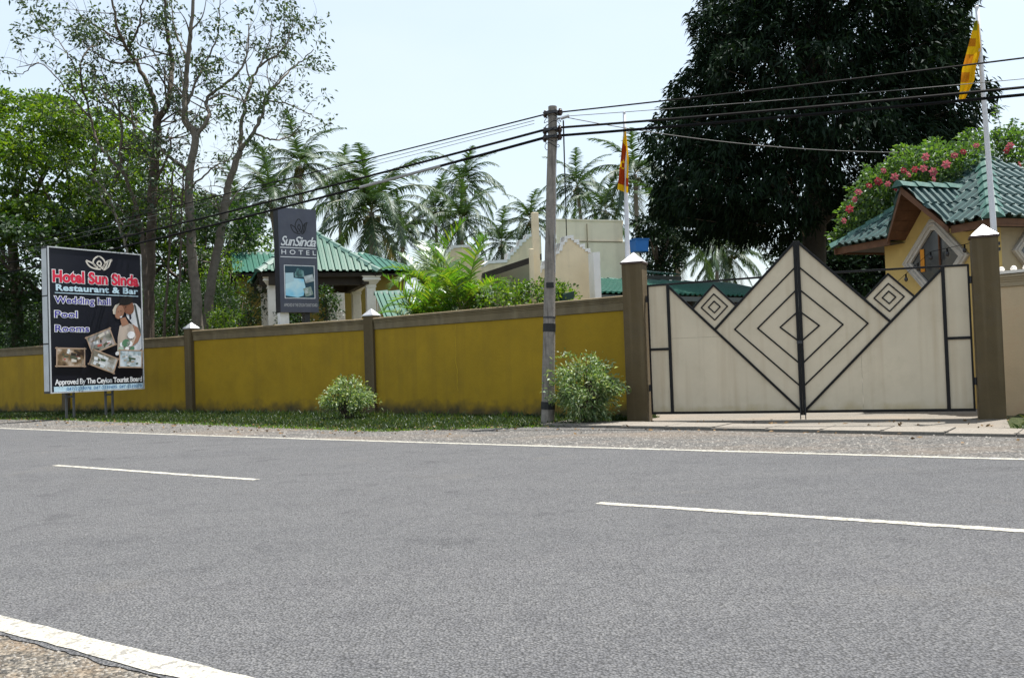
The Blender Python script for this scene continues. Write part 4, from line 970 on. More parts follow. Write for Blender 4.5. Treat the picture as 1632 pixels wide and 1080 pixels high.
steps([(851, 436), (858, 435), (860, 426), (868, 424), (870, 415), (880, 412), (882, 402), (891, 400), (893, 387), (899, 386), (900, 377), (913, 375), (914, 383), (922, 382), (923, 390), (931, 389), (932, 397), (940, 396), (941, 403), (955, 402)], 21.6, .25, creamwall, .07, 'stepped_wall')
e_ = at(950.5, 402, 21.5); MB().hexa(Vector((e_.x, e_.y, 0)) - BX * .08, BX * .17, AX * .30, Z * e_.z).build('corner_trim', whitep, an)
steps([(771, 421), (778, 416), (808, 414), (809, 404), (818, 402), (819, 394), (827, 392), (828, 383), (838, 381), (839, 374), (862, 371)], 27.0, .25, creamwall, .09, 'stepped_wall')
steps([(700, 408), (709, 406), (710, 399), (718, 398), (719, 392), (751, 390), (752, 397), (758, 397), (759, 404), (764, 404), (765, 411), (772, 411)], 31, .25, creamwall, .09, 'stepped_wall')
steps([(771, 437), (851, 410)], 25.6, .25, taupe, 0, 'gable_wall')  # cream wall in shade, the shade put into the taupe colour
g0, g1 = at(768, 435.5, 25.5), at(853, 407.5, 25.5)
MB().prism([g0, g1, g1 - Z * .17, g0 - Z * .17], AX * -.5).build('verge_board', soffit, an)
gp0, gp1 = at(796, 455, 25.55), at(799, 455, 25.55)
f0 = xy(856, 21.2); MB().hexa(f0, BX * .16, AX * .10, Z * at(856, 338, 21.2).z).build('fin_wall', creamwall, an, bevel=.01)
f0 = xy(850.5, 21.0); MB().hexa(f0, BX * .09, AX * .10, Z * at(850, 396, 21.0).z).build('fin_wall', creamwall, an, bevel=.01)
ww = at(860, 440, 23.9); 
# tower
tw0 = xy(893, 28.0); tz = at(950, 349, 28).z; tzm = at(950, 382, 28).z
tr = thing('tower_block', tw0, 'plain cream flat topped block rising above the stepped parapets beside the left flagpole', 'tower')
TY = Vector((.10, .995, 0))
tu = MB().hexa(tw0, BX * 2.28, TY * 2.2, Z * tz).build('upper_block', towerlit, tr)
MB().hexa(tw0 - BX * .03 - TY * .03 + Z * (tz - .001), BX * 2.34, TY * 2.26, Z * .05).build('roof_slab', towerlit, tu)
MB().hexa(tw0 + BX * .25 - TY * .06, BX * 2.62, TY * 2.2, Z * tzm).build('lower_block', towerlit, tr)
MB().hexa(tw0 + BX * .25 - TY * .075 + Z * (tzm - .03), BX * 2.0, TY * .02, Z * .035).build('joint_strip', taupe, tr)
pp = tw0 + BX * 1.05 - TY * .09; MB().tube([pp + Z * 3.8, pp + Z * (tz - .1)], .02, 6).build('drain_pipe', taupe, tr)
bt = at(1019, 402, 27.2); bt0 = Vector((bt.x, bt.y, bt.z))
tk = thing('blue_box', bt0, 'small blue box mounted on the cream tower block', 'box')
m = MB(); m.frustum(bt0, .40, .44, .36, BX, AX); m.build('body', bluetank, tk, bevel=.02); MB().frustum(bt0 + Z * .36, .47, .47, .03, BX, AX).build('lid', bluetank, tk); MB().tube([bt0 - Z * .02, bt0 - Z * .5 + BX * .3], .015, 6).build('pipe', cablem, tk)
# ---- long green roofs behind the gate
CX = Vector((.80, .60, 0)).normalized(); CA = Vector((-CX.y, CX.x, 0))
def long_roof(px, py, d, L, run, rise, nm, label, pitch=.2):
    c = at(px, py, d); z = c.z; c.z = 0
    o = thing(nm, c, label, 'long shed', None)
    e0, e1 = c + Z * z, c + CX * L + Z * z; h0, h1 = c + CA * run + Z * (z + rise), c + CX * L + CA * run + Z * (z + rise)
    roof_sheet([e0, e1, h1, h0], roofgreen, o, pitch=pitch, amp=.04)
    b0, b1 = c + CA * run * 2 + Z * z, c + CX * L + CA * run * 2 + Z * z; roof_sheet([b0, b1, h1, h0], roofgreen, o, pitch=.3)
    ridge_caps(h0, h1, capgreen, o, L=.55, wd=.14)
    MB().hexa(e0 - Z * .17 - CA * .04, CX * L, CA * .1, Z * .13).build('gutter', gutter, o)
    MB().hexa(c + CA * .5 + CX * .2, CX * (L - .4), CA * (run * 2 - 1), Z * (z - .08)).build('wall', soffit if 'lower' in label else darkwood, o)  # shadow below the roof is put into the dark wall colour
    MB().prism([c + CX * (L - .22) + CA * .5 + Z * (z - .08), c + CX * (L - .22) + CA * (2 * run - .5) + Z * (z - .08), c + CX * (L - .22) + CA * run + Z * (z + rise - .1)], CX * .05).build('gable', taupe, o)
    for k in range(5): MB().hexa(c + CX * (L * (k + .4) / 5.2) + CA * .05, CX * .1, CA * .1, Z * (z - .15)).build('post', gutter, o)
    return o
long_roof(948, 433, 28.5, 3.9, 2.1, .36, 'long_shed', 'green roofed shed with dark gutter, the upper one, beside the blue box')
long_roof(948, 467, 23.0, 8.2, 2.4, .62, 'long_shed', 'long green roof with dark gutter seen through the gate, the lower one')
# small green box of unclear use that peeps over the wall
fl = at(905, 478, 19.9); fo = thing('green_box', fl, 'small dark green box tilted above the wall coping right of the utility pole', 'lamp')
m = MB(); m.prism([fl + BX * -.12 - Z * .02, fl + BX * .13 + Z * .03, fl + BX * .17 + Z * .20, fl + BX * -.10 + Z * .13], AX * .25); m.build('housing', M('dark_green_metal', (.012, .04, .03), rough=.5), fo)
MB().tube([fl + AX * .1, fl + AX * .1 - Z * 1.0], .03, 6).build('stand', darksteel, fo)

# ================================================================== VEGETATION
def catmull(P, n=6):
    P = [np.array(p, float) for p in P]; P = [2 * P[0] - P[1]] + P + [2 * P[-1] - P[-2]]; out = []
    for i in range(1, len(P) - 2):
        a, b, c, d = P[i - 1:i + 3]
        for t in np.linspace(0, 1, n, endpoint=False): out.append(.5 * (2 * b + (c - a) * t + (2 * a - 5 * b + 4 * c - d) * t * t + (3 * b - a - 3 * c + d) * t ** 3))
    out.append(P[-2]); return out
def kill(o, *ks):
    for k in ks:
        if k in o: del o[k]
def sparse_tree(label, d, limbs, seed, ntw, leaf=L_sparse, bk=bark, lf=.17, per=26, tone=None):
    """thin-crowned tree: limbs follow the given courses, twigs grow from them, leaf sprays at the twig ends"""
    global rng
    rng = np.random.default_rng(seed); r_ = random.Random(seed)
    b = at(*limbs[0][0][0], d); root = thing('slender_tree', Vector((b.x, b.y, 0)), label, 'tree', 'thin-crowned trees behind the wall')
    lp = []
    for j, (pts, r0, r1) in enumerate(limbs):
        w_ = [np.array(at(px, py, d + (0 if j == 0 else r_.uniform(-.8, .8) * min(1, k / 2)))) for k, (px, py) in enumerate(pts)]
        if j == 0: w_ = [np.array((w_[0][0], w_[0][1], -.2))] + w_
        c = catmull(w_, 7); c = [p + rng.normal(size=3) * .018 for p in c]
        n = len(c); rad = [r0 + (r1 - r0) * (i / (n - 1)) ** .8 for i in range(n)]
        MB().tube([tuple(p) for p in c], rad, 8).build('trunk' if j == 0 else 'limb', bk, root, smooth=True)
        lp.append((c, rad))
    tw = MB(); LPt, LD = [], []
    wts = np.array([len(c) * (1 if j else .8) for j, (c, _) in enumerate(lp)], float); wts /= wts.sum()
    def spray(p, dr, n):
        for _ in range(n):
            LPt.append(p + dr * r_.uniform(-.3, .15) + rng.normal(size=3) * .13); LD.append(dr * .5 + rng.normal(size=3) * .6 + np.array([0, 0, -.35]))
    for k in range(ntw):
        c, rad = lp[rng.choice(len(lp), p=wts)]
        i = int(len(c) * (1 - r_.random() ** 1.3 * .75)) - 1; i = max(2, min(i, len(c) - 1)); p = c[i]
        if p[2] < 4.2: continue
        dr = rng.normal(size=3); dr[2] = abs(dr[2]) * .6 + .15; dr[1] *= .8; dr /= np.linalg.norm(dr); L = r_.uniform(.6, 2.1)
        q = p + dr * L * .5 + rng.normal(size=3) * .12; e = q + (dr + np.array([0, 0, .1]) + rng.normal(size=3) * .35) * L * .5
        cc = catmull([p, q, e], 5); rr = min(rad[i] * .55, .022 + .008 * L)
        tw.tube([tuple(x) for x in cc], [rr * (1 - .8 * t / (len(cc) - 1)) for t in range(len(cc))], 4, cap=False)
        spray(e, nrm(dr), per)
        for _ in range(r_.randint(2, 4)):
            s0 = cc[r_.randint(3, len(cc) - 1)]; d2 = nrm(dr + rng.normal(size=3) * .8); l2 = r_.uniform(.25, .8); m_ = s0 + d2 * l2 * .5 + rng.normal(size=3) * .05; e2 = s0 + d2 * l2
            tw.tube([tuple(s0), tuple(m_), tuple(e2)], [rr * .4, rr * .3, rr * .12], 3, cap=False)
            if r_.random() < .6: spray(e2, d2, int(per * r_.uniform(.5, 1.3)))
    o = tw.build('twigs', bk, root); o['kind'] = 'stuff'
    from mathutils import noise as mn
    LPt, LD = np.array(LPt), np.array(LD); kp = np.array([mn.noise(Vector(q) * .75 + Vector((seed, 0, 0))) > .0 for q in LPt]); LPt, LD = LPt[kp], LD[kp]
    leaf_obj('foliage', np.array(LPt), np.array(LD), lf * rng.uniform(.6, 1.25, len(LPt)), lf * .42, leaf, root, .2)
    return root
sparse_tree('tallest bare-limbed tree with a kinked pale trunk, right of the billboard', 30, [
    ([(318, 530), (307, 416), (301, 292), (311, 218), (296, 194), (294, 155), (299, 105), (305, 39), (312, -50)], .21, .045),
    ([(309, 225), (332, 187), (331, 156), (369, 125), (392, 92), (398, 40)], .085, .018), ([(302, 275), (280, 258), (249, 233), (210, 195), (172, 160), (150, 120)], .08, .015),
    ([(296, 170), (318, 120), (345, 60), (352, 0)], .05, .014), ([(301, 95), (280, 50), (270, -10)], .04, .012), ([(331, 160), (355, 150), (385, 160), (402, 172)], .04, .01), ([(304, 300), (340, 268), (368, 250), (375, 210)], .035, .01), ([(295, 150), (262, 120), (240, 75)], .04, .01)], 11, 70, bk=paleb)
sparse_tree('dark forked tree just right of the billboard, left of the kinked pale trunk', 30.6, [
    ([(238, 530), (239, 416), (243, 311), (249, 233), (251, 187)], .21, .14), ([(251, 190), (241, 148), (218, 101), (194, 62), (175, -10)], .11, .03), ([(251, 190), (268, 163), (274, 97), (264, 39), (262, -40)], .12, .04),
    ([(206, 76), (222, 39), (228, -10)], .05, .02), ([(243, 300), (270, 240), (268, 205)], .05, .02), ([(216, 98), (180, 100), (150, 84), (120, 60)], .045, .012), ([(197, 66), (150, 40), (122, 20)], .04, .012), ([(245, 260), (215, 215), (205, 150), (180, 130)], .05, .012)], 12, 66)
sparse_tree('leaning pale tree with limbs spreading right, left of the tall hotel sign', 31, [
    ([(330, 530), (338, 440), (352, 370), (360, 320), (366, 288), (383, 241)], .19, .11), ([(383, 241), (385, 194), (397, 144), (412, 109), (451, 78), (467, 39)], .085, .015), ([(383, 241), (412, 198), (424, 156), (440, 136), (472, 104), (500, 80)], .08, .014),
    ([(404, 212), (430, 222), (455, 221), (475, 205), (486, 186)], .04, .012), ([(400, 140), (392, 90), (400, 30)], .035, .01), ([(424, 160), (455, 165), (485, 178), (510, 192)], .035, .01), ([(412, 109), (430, 60), (432, 20)], .03, .01), ([(366, 290), (352, 268), (330, 262)], .03, .01)], 13, 56, bk=paleb)
sparse_tree('thin leaning tree whose crooked limbs rise over the left end of the billboard', 29.8, [
    ([(236, 530), (228, 400), (218, 331), (194, 264), (194, 202), (186, 155)], .12, .03), ([(200, 280), (178, 255), (159, 233), (144, 187), (128, 117), (136, 86), (156, 70)], .065, .018), ([(129, 125), (112, 95), (88, 60), (64, 40)], .03, .01), ([(146, 190), (110, 150), (70, 105), (25, 108)], .035, .01), ([(190, 180), (170, 140), (160, 100)], .03, .01), ([(60, 100), (30, 118), (-10, 112)], .02, .008)], 14, 50)
sparse_tree('short crooked pale sapling standing between the billboard and the forked tree', 29.4, [([(206, 520), (204, 420), (198, 385), (182, 340), (172, 310), (148, 282)], .06, .02), ([(182, 340), (165, 318), (158, 300)], .03, .01), ([(199, 388), (212, 350), (214, 320)], .025, .01)], 15, 14, bk=paleb)
for i, (x0, x1, x2, lb) in enumerate(((262, 268, 272, 'thin dark stem left of the kinked pale trunk, wrapped in creepers'), (281, 287, 289, 'slim stem close left of the kinked pale trunk'))):
    sparse_tree(lb, 29.6, [([(x0, 530), (x1, 430), (x2, 340), (x2 + 4, 270)], .055, .025), ([(x1, 400), (x1 + 12, 350), (x1 + 10, 310)], .02, .008)], 16 + i, 14)

def bushy_tree(px, py, d, rx, rz, ncl, label, leaf, seed, per=300, cr=(.42, .85), lf=(.13, .27), name='leafy_tree', cat='tree', group='leafy trees behind the wall', flat=.45, trunk=.22, ry=None, up=.45):
    global rng
    rng = np.random.default_rng(seed); r_ = random.Random(seed)
    c = at(px, py, d); root = thing(name, Vector((c.x, c.y, 0)), label, cat, group); ry = ry or rx
    dirs = sphere_dirs(ncl, .15); rad = (.5 + .5 * rng.random((ncl, 1)) ** .5) * (1 + .22 * np.sin(dirs[:, :1] * 5 + seed) * np.cos(dirs[:, 2:] * 4 + seed * 2))
    cs = np.array(c) + dirs * rad * np.array([rx, ry, rz]); cs[:, 2] = np.maximum(cs[:, 2], .35)
    rs_ = rng.uniform(cr[0], cr[1], ncl)
    P, D = clump_leaves(cs, rs_, per, flat, up); keep = P[:, 2] > .03; P, D = P[keep], D[keep]
    leaf_obj('crown', P, D, rng.uniform(lf[0], lf[1], len(P)), rng.uniform(lf[0], lf[1], len(P)) * .5, leaf, root, .2)
    m = MB(); base = Vector((c.x, c.y, -.2)); fork = Vector((c.x + r_.uniform(-.2, .2), c.y, max(.5, c.z - rz * .55)))
    if trunk:
        MB().tube([base, base.lerp(fork, .5) + Vector((.12, .05, 0)), fork], [trunk * 1.25, trunk, trunk * .8], 9).build('trunk', bark, root, smooth=True)
        for k in range(9):
            e = Vector(cs[r_.randrange(ncl)]); md = fork.lerp(e, .5) + Vector((0, 0, -.15 * rz)); m.tube([fork, md, e], [trunk * .5, trunk * .3, trunk * .08], 6)
        m.build('limbs', bark, root, smooth=True)['kind'] = 'stuff'
    return root
bushy_tree(20, 265, 37, 3.9, 3.6, 130, 'big bright green leafy tree at the far left edge', L_bright, 21)
bushy_tree(125, 300, 36, 3.5, 3.9, 120, 'bright green leafy tree rising behind the billboard', L_bright, 22)
bushy_tree(60, 420, 34.5, 3.4, 2.2, 90, 'lower green leafy tree left of the billboard top', L_mid, 23)
bushy_tree(215, 395, 38, 3.3, 3.3, 95, 'green leafy tree filling the space behind the dark forked trunk', L_bright, 24)
bushy_tree(320, 410, 39, 2.9, 2.9, 80, 'mid green leafy tree behind the leaning pale tree', L_mid, 25)
bushy_tree(-60, 430, 40, 3.6, 2.8, 70, 'dark green leafy tree cut by the left edge of the picture', L_mid, 26)
bushy_tree(400, 440, 42, 2.2, 1.7, 45, 'small green tree between the leaning pale tree and the tall sign', L_bright, 27, per=260)
for i, (px, py, d, rx, rz, lb, lf_) in enumerate(((30, 545, 35.5, 2.2, 1.1, 'dark shrub behind the far left end of the wall', L_mid), (150, 520, 34, 2.6, 1.6, 'dark shrub behind the billboard', L_mid), (255, 500, 33.5, 1.9, 1.3, 'dark shrub between the forked tree and the kinked trunk', L_mid), (345, 500, 33, 1.5, 1.0, 'dark shrub right of the kinked trunk', L_mid), (362, 518, 28.5, .5, .45, 'small bright shrub showing over the wall left of the porch column', L_bright), (385, 490, 30.5, .8, .8, 'leafy shrub beside the pale porch column left of the tall sign', L_mid), (352, 448, 33.5, .95, 1.3, 'tall leafy shrub behind the leaning pale tree trunk', L_bright), (470, 514, 29.0, .5, .3, 'dark shrub under the tall sign', L_mid), (519, 488, 28.2, .26, .55, 'dark green clipped conical shrub right of the tall sign post', L_mid), (835, 478, 20.9, .95, .34, 'bright yellow green shrub showing over the wall left of the utility pole', L_bright), (885, 476, 20.4, .42, .28, 'bright yellow green shrub showing over the wall right of the utility pole', L_bright))):
    bushy_tree(px, py, d, rx, rz, int(26 + 18 * rx), lb, lf_, 40 + i, per=520, cr=(.16, .34) if rx < 1 else (.35, .7), lf=(.06, .13), name='garden_shrub', cat='shrub', group='shrubs behind the wall', flat=.8, trunk=.05)

# ---- dense dark mango tree
rng = np.random.default_rng(5)
mc = at(1300, 560, 30.0); mt = thing('mango_tree', Vector((mc.x, mc.y, 0)), 'huge dense dark mango tree towering behind the gate', 'tree')
prof = np.array([(5.2, .50), (5.5, .82), (6.0, .97), (6.9, 1.0), (8.0, .985), (9.2, .95), (10.6, .89), (12.7, .80), (14.5, .68), (16.5, .45), (18.0, .12)])
def mz_r(z): return 4.95 * np.interp(z, prof[:, 0], prof[:, 1])
ncl = 9500; z = 5.25 + 12.6 * rng.random(ncl) ** 1.05; th = rng.random(ncl) * 2 * PI; rr = mz_r(z) * (1 - .5 * rng.random(ncl) ** 2.2)
lump = 1 + .07 * np.sin(th * 5 + z * 1.3) + .06 * np.sin(th * 9 - z * 2.1) + .05 * np.sin(z * 3.2 + th * 2)
cx = mc.x + .05 + np.interp(z, [5, 7, 12.7, 18], [-.05, -.2, .85, 1.2]); rr = rr * lump
zz = z + .35 * np.sin(th * 7) * (z < 6)
TP = np.stack([cx + np.cos(th) * rr, mc.y + np.sin(th) * rr, zz], 1); OUT = np.stack([np.cos(th), np.sin(th), (z - 9) / 9], 1)
nl = 14; P = np.repeat(TP, nl, 0) + rng.normal(size=(ncl * nl, 3)) * .10; D = np.repeat(OUT, nl, 0) * .55 + rng.normal(size=(ncl * nl, 3)) * .6 + np.array([0, 0, -.45])
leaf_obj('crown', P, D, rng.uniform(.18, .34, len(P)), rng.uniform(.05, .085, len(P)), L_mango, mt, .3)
MB().tube([(mc.x - .2, mc.y, -.3), (mc.x - .1, mc.y, 1.6), (mc.x + .1, mc.y + .1, 4.2), (mc.x + .4, mc.y, 9), (mc.x + .9, mc.y, 14)], [.55, .44, .40, .3, .1], 12).build('trunk', darkbark, mt, smooth=True)
for k in range(14):
    a = k * 2.4; z0 = 5.2 + k * .5; rl = .72 * float(mz_r(min(z0 + 2.2, 16))); e = Vector((mc.x + .3 + math.cos(a) * rl, mc.y + math.sin(a) * rl, z0 + 2.2)); s_ = Vector((mc.x + .1, mc.y + .05, z0))
    MB().tube([s_, s_.lerp(e, .5) + Z * .5, e], [.2, .12, .04], 7).build('limb', darkbark, mt, smooth=True)
m = MB()
for k in range(0, ncl, 16): 
    p = Vector(TP[k]); q = Vector((cx[k], mc.y, zz[k])).lerp(p, .72) - Z * .15; m.tube([q, p], [.03, .008], 3, cap=False)
m.build('twigs', bark, mt)['kind'] = 'stuff'
# darker trees far behind the gate's right half
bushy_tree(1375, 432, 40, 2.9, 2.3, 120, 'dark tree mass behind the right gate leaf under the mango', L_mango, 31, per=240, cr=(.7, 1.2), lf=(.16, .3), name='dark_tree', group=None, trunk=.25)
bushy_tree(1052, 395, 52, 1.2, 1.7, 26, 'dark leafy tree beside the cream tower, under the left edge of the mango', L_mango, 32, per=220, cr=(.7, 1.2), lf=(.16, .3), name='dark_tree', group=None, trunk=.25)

# ---- palms
def frond_mesh(name, L, e0, droop, npair, ll, lw, mat_l, mat_r, seed, vee=.1, hang=.5, lseg=3):
    r_ = np.random.default_rng(seed); n = 14; p = np.zeros(3); pts = [p.copy()]; a = e0
    for i in range(n):
        t = i / n; a = e0 - droop * t ** 1.15; p = p + np.array([math.cos(a), 0, math.sin(a)]) * L / n; p[1] += .012 * L * math.sin(seed + t * 3) / 3; pts.append(p.copy())
    V, F, MI = [], [], []
    mb = MB(); mb.tube([tuple(q) for q in pts], [.02 * L / 4 * (1 - .85 * i / n) + .003 for i in range(n + 1)], 4); V = list(mb.v); F = list(mb.f); MI = [1] * len(F)
    for k in range(npair):
        t = .10 + .90 * (k + .5) / npair; x = t * n; i = min(n - 1, int(x)); q = pts[i] + (pts[i + 1] - pts[i]) * (x - i); tg = nrm(pts[i + 1] - pts[i]); up = np.array([-tg[2], 0, tg[0]])
        l = ll * (math.sin(PI * (.10 + .86 * t)) ** .65) * r_.uniform(.85, 1.12)
        for s_ in (-1, 1):
            if r_.random() < .04: continue
            d0 = nrm(np.array([0, s_, 0]) * .85 + tg * (.45 + .5 * t) + up * vee + r_.normal(size=3) * .09)
            o = len(V); c = q.copy(); prev = [c + tg * lw / 2, c - tg * lw / 2]; V += [Vector(prev[0]), Vector(prev[1])]
            for g in range(1, lseg + 1):
                f = g / lseg; dd = nrm(d0 + np.array([0, 0, -1]) * hang * f ** 1.2 * 1.3); c = c + dd * l / lseg; wd = lw / 2 * (1 - f) ** .6
                if g < lseg: V += [Vector(c + tg * wd), Vector(c - tg * wd)]; b = len(V); F.append([b - 4, b - 3, b - 1, b - 2]); MI.append(0)
                else: V.append(Vector(c)); b = len(V); F.append([b - 3, b - 2, b - 1]); MI.append(0)
    me = bpy.data.meshes.new(name); me.from_pydata([tuple(v) for v in V], [], F); me.materials.append(mat_l); me.materials.append(mat_r); me.polygons.foreach_set('material_index', MI); me.update(); return me
rach = M('frond_stalk', (.09, .10, .035), rough=.5, var=.15, bump=0)
CF = [frond_mesh('frond', 4.4, math.radians(e), math.radians(dr), 56, .88, .085, L_palm, rach, 50 + i, hang=h) for i, (e, dr, h) in enumerate(((70, 70, .45), (50, 98, .7), (32, 104, .85), (12, 92, 1.0), (-10, 70, 1.1), (-36, 42, 1.2)))]
CFD = frond_mesh('frond', 4.0, math.radians(-45), math.radians(38), 34, .8, .06, L_dry, rach, 60, hang=1.1)
def palm(px, py, d, label, sc=1.0, nf=19, seed=0, lean=0.0, group='coconut palms behind the hotel'):
    r_ = random.Random(seed); c = at(px, py, d); b = Vector((c.x + lean, c.y + r_.uniform(-.5, .5), 0))
    root = thing('coconut_palm', b, label, 'palm tree', group)
    n = 8; pts = [b.lerp(c, k / n) + Vector((lean * .35 * math.sin(PI * k / n), 0, 0)) - (Z * .3 if k == 0 else Z * 0) for k in range(n + 1)]
    MB().tube(pts, [.2 * sc * (1 - .35 * k / n) + (.08 if k == 0 else 0) for k in range(n + 1)], 8).build('trunk', palmbark, root, smooth=True)
    for k in range(nf):
        f = (k + .5) / nf; j = min(5, int(f * 6 + r_.uniform(-.3, .3))); j = max(0, j)
        dead = k == nf - 1 and r_.random() < .6
        o = bpy.data.objects.new('frond', CFD if dead else CF[j]); COL.objects.link(o); o.parent = root; o.location = c - b + Z * (.25 - .5 * f) * sc
        o.rotation_euler = (r_.uniform(-.12, .12), r_.uniform(-.1, .1), k * 2.39996 + r_.uniform(-.3, .3)); q = sc * r_.uniform(.85, 1.1); o.scale = (q, q, q)
    m = MB()
    for k in range(6): a = k * 1.05; m.ball(c + Vector((math.cos(a) * .3, math.sin(a) * .3, -.35 - .1 * (k % 2))) * sc, .14 * sc, 6, 1.2)
    m.build('coconuts', M('coconut', (.10, .10, .03), rough=.6), root)['kind'] = 'stuff'
    return root
PALMS = [(478, 262, 72, 'tall palm rising just above the tall hotel sign', 1.0, 0), (430, 318, 66, 'palm left of the tall hotel sign, its crown half hidden by the sign', 1.0, .8), (592, 338, 56, 'large full palm behind the pyramid porch roof', 1.08, 0), (738, 292, 84, 'tall palm with round crown, highest of those left of the utility pole', 1.0, -1), (694, 335, 80, 'palm close left of the tall round-crowned one', .9, 0), (735, 352, 74, 'lower palm under the tall round-crowned one', .9, 0), (845, 352, 76, 'palm close left of the utility pole', .8, 1), (920, 296, 86, 'palm between the utility pole and the left flagpole', 1.0, .6), (1012, 278, 74, 'palm behind the left flagpole and its maroon flag', 1.1, 0), (1146, 396, 72, 'left one of the two palms seen under the mango above the gate', .95, -.6), (1168, 402, 75, 'right one of the two palms seen under the mango above the gate', .9, -1.2), (1078, 368, 58, 'palm with hanging fronds under the left edge of the mango', .95, 0), (640, 372, 78, 'low palm right of the large full one', .95, 0), (800, 388, 88, 'low palm above the stepped parapet left of the utility pole', .9, 0), (965, 335, 80, 'low palm between the cream tower and the left flagpole', .9, 0), (540, 300, 80, 'palm behind the large full one, on its left', .9, 0), (380, 335, 70, 'palm behind the leaning pale tree', .9, 0)]
for i, (px, py, d, lb, sc, ln) in enumerate(PALMS): palm(px, py, d, lb, sc * (1.1 if i != 2 else 1.25), 24 if i != 2 else 30, 100 + i, ln)
# areca clump and young palm
AF = [frond_mesh('frond', 1.75, math.radians(e), math.radians(dr), 26, .48, .058, L_areca, rach, 70 + i, vee=.5, hang=.35) for i, (e, dr) in enumerate(((80, 50), (62, 85), (48, 105), (30, 110)))]
def areca(px, py, d, label, ns, spread, hz, sc, seed, nfr=4):
    r_ = random.Random(seed); c = at(px, py, d); b = Vector((c.x, c.y, 0)); root = thing('areca_palm', b, label, 'palm')
    for k in range(ns):
        a = k * 2.4; ro = spread * math.sqrt((k + .3) / ns); f = Vector((math.cos(a) * ro, math.sin(a) * ro * .7, 0)); tp = f * 1.3 + Z * hz * r_.uniform(.6, 1.05)
        MB().tube([b + f * .7, b + f + Z * tp.z * .5, b + tp], [.05, .04, .025], 6).build('stem', M('areca_stem', (.16, .18, .05), rough=.5, bump=0), root)
        for j in range(nfr):
            o = bpy.data.objects.new('frond', AF[min(3, (j + k) % 4)]); COL.objects.link(o); o.parent = root; o.location = tp; q = sc * r_.uniform(.8, 1.15); o.scale = (q, q, q)
            o.rotation_euler = (0, r_.uniform(-.15, .1), a + j * 1.9 + r_.uniform(-.4, .4))
areca(716, 500, 24.6, 'yellow green areca palm clump rising over the yellow wall', 13, .7, 2.7, 1.1, 1, 5)
areca(692, 480, 30, 'young upright green palm behind the areca clump', 3, .3, 3.4, 1.35, 2, 5)

# ---- roadside bushes
def bush(base, w_, h_, label, seed, n=5200):
    global rng
    rng = np.random.default_rng(seed); r_ = random.Random(seed)
    root = thing('roadside_bush', base, label, 'bush', 'bushes in front of the yellow wall')
    st = MB(); tips = []
    for k in range(80):
        a = r_.random() * 6.28; ro = w_ / 2 * math.sqrt(r_.random()) * 1.02; f = ro / (w_ / 2)
        z = h_ * r_.uniform(.86, 1.08) * (1 - .26 * f ** 2) * (1 - .85 * r_.random() ** 1.3); z = max(z, h_ * (.06 + .42 * f * f))
        if k % 11 == 0: z *= 1.16; ro *= 1.15
        e = base + Vector((math.cos(a) * ro, math.sin(a) * ro * .8, z)); tips.append(np.array(e)); st.tube([base + Vector((math.cos(a), math.sin(a), 0)) * .05 - Z * .05, base.lerp(e, .5) + Z * .12 * h_, e], [.014, .009, .004], 4)
    st.build('stems', bark, root)['kind'] = 'stuff'
    tips = np.array(tips); per = n // len(tips); P = np.repeat(tips, per, 0) + rng.normal(size=(per * len(tips), 3)) * np.array([.105, .105, .062]); D = rng.normal(size=P.shape) * .7 + nrm(P - np.array(base) - np.array([0, 0, h_ * .4])) * .8 + np.array([0, 0, .1]); from mathutils import noise as mn; k = (P[:, 2] > .04) & np.array([mn.noise(Vector(q) * 3.2) > -.16 for q in P])
    leaf_obj('foliage', P[k], D[k], rng.uniform(.05, .115, k.sum()), rng.uniform(.018, .032, k.sum()), L_bush, root, .25)
b1 = gp(556, 668); bush(Vector((b1.x, b1.y, 0)), .98, .88, 'smaller pale green bush in front of the second wall pillar', 81, 7200)
b2 = gp(934, 676); bush(Vector((b2.x, b2.y, 0)), 1.0, 1.18, 'larger pale green bush between the utility pole and the left gatepost', 82, 10500)

# ---- flowering vine over the guard house roof
rng = np.random.default_rng(91)
vt = at(1450, 330, 19.0); vine = thing('flowering_vine', H(1.6, .6, 0), 'green climber with pink flowers spreading over the guard house roof', 'vine')
cl = [(1338, 386, 20.3, .22), (1352, 372, 20.2, .3), (1368, 352, 20.2, .4), (1382, 325, 20.1, .46), (1400, 300, 20.0, .5), (1425, 285, 19.9, .5), (1415, 330, 20.2, .5), (1450, 268, 19.6, .5), (1478, 264, 19.2, .5), (1470, 284, 19.0, .34), (1500, 262, 18.8, .46), (1528, 260, 18.7, .42), (1508, 280, 18.6, .3), (1550, 248, 18.7, .36), (1575, 238, 20.2, .42), (1600, 236, 20.2, .45), (1632, 238, 20.2, .5), (1665, 245, 20.2, .5), (1545, 232, 20.1, .35), (1355, 340, 20.6, .3), (1390, 290, 20.5, .3), (1440, 250, 20.3, .3), (1490, 240, 20.2, .3), (1620, 262, 19.8, .35), (1605, 215, 20.6, .25)]
C = np.array([at(a, b, d) for a, b, d, r in cl]); P, D = clump_leaves(C, [r * .95 for *_, r in cl], 2600, .9, .2)
leaf_obj('foliage', P, D, rng.uniform(.06, .14, len(P)), rng.uniform(.04, .075, len(P)), L_vine, vine, .2)
m = MB(); SP, SD = [], []
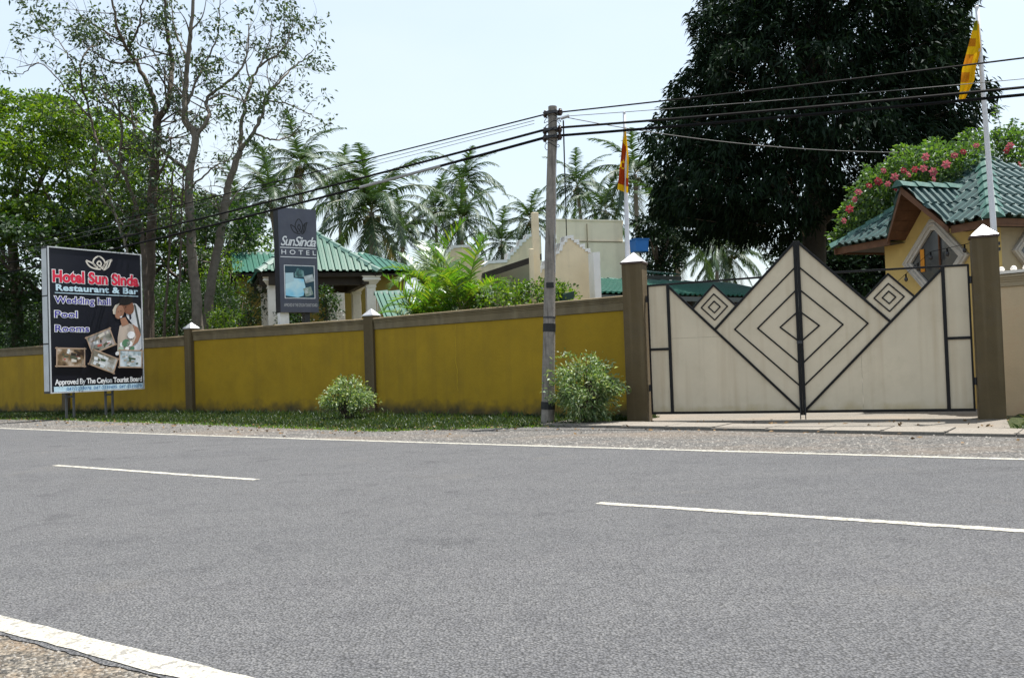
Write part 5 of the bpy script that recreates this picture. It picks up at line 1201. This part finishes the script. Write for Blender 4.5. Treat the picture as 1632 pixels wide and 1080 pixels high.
for (x0, y0, x1, y1) in ((1590, 230, 1588, 172), (1600, 230, 1618, 190), (1628, 240, 1634, 198), (1530, 245, 1545, 205), (1380, 330, 1350, 300), (1345, 385, 1322, 372), (1400, 300, 1378, 262), (1440, 265, 1432, 232), (1485, 250, 1492, 222), (1360, 360, 1332, 350), (1570, 232, 1566, 204), (1645, 240, 1660, 190)):
    a, b = np.array(at(x0, y0, 20.2)), np.array(at(x1, y1, 20.2)); md = (a + b) / 2 + rng.normal(size=3) * .06; m.tube([tuple(a), tuple(md), tuple(b)], [.012, .008, .003], 4)
    for t in np.linspace(.15, 1, 9):
        for s_ in (-1, 1): 
            for _ in range(3): SP.append(a + (b - a) * t + rng.normal(size=3) * .02); SD.append(np.array([s_ * .9, rng.normal() * .5, .25]) + rng.normal(size=3) * .2)
m.build('shoots', bark, vine)['kind'] = 'stuff'; leaf_obj('shoot_leaves', np.array(SP), np.array(SD), .11, .045, L_vine, vine, .15)
pet = flagmat('petal_pink', (.46, .13, .16), .3); pet2 = flagmat('petal_red', (.33, .055, .07), .3)
def flower_mesh(mat):
    m = MB()
    for k in range(6):
        a = k * PI / 3; u = Vector((math.cos(a), 0, math.sin(a))); v = Vector((-math.sin(a), 0, math.cos(a))); m.cur = 0
        m.add([Vector((0, .03, 0)), u * .06 + v * .045 - Vector((0, .02, 0)), u * .115 - Vector((0, .0, 0)), u * .06 - v * .045 - Vector((0, .02, 0))], [(0, 1, 2, 3)])
    m.cur = 1; m.ball((0, -.005, 0), .032, 6)
    o = m.build('flower', [mat, flagmat('flower_heart', (.5, .3, .22))], vine, origin=(0, 0, 0)); return o
f1, f2 = flower_mesh(pet), flower_mesh(pet2)
FLW = [(1408, 272), (1385, 296), (1472, 268), (1398, 288), (1508, 262), (1521, 248), (1535, 242), (1556, 232), (1448, 278), (1440, 272), (1415, 293), (1368, 306), (1458, 270), (1487, 274), (1488, 286), (1400, 290), (1426, 282), (1362, 318), (1354, 333), (1610, 232), (1625, 262), (1604, 240), (1514, 301), (1345, 352), (1430, 300), (1475, 250)]
for i, (x, y) in enumerate(FLW):
    o = f1 if i == 0 else f2 if i == 1 else (f1 if i % 3 else f2).copy()
    if i > 1: COL.objects.link(o)
    o.parent = vine; p = at(x, y, (19.3 if x < 1440 else 18.25 if x < 1560 else 19.4) + .1 * math.sin(i * 3)); o.location = p - world_of(vine); s_ = random.uniform(.6, .95); o.scale = (s_, s_, s_); o.rotation_euler = (random.uniform(-.5, .5), random.uniform(0, 1), random.uniform(-.6, .6))

# ---- far wood that closes the horizon behind the plot
rng = np.random.default_rng(95); cs, rs_ = [], []
for k in range(330):
    px = rng.uniform(-260, 900); d = rng.uniform(85, 115); c = at(px, 575 - .035 * (px - 816), d); top = 7.0 if px > 380 else 9.5
    cs.append((c.x, c.y, rng.uniform(.6, top))); rs_.append(rng.uniform(1.6, 2.6))
for k in range(100):
    px = rng.uniform(1290, 1950); d = rng.uniform(60, 80); c = at(px, 575 - .035 * (px - 816), d); cs.append((c.x, c.y, rng.uniform(.5, 3.0))); rs_.append(rng.uniform(1.2, 2.0))
P, D = clump_leaves(np.array(cs), rs_, 60, .8, .3)
o = leaf_obj('far_wood', P, D, rng.uniform(.4, .8, len(P)), rng.uniform(.25, .45, len(P)), L_mid, None);
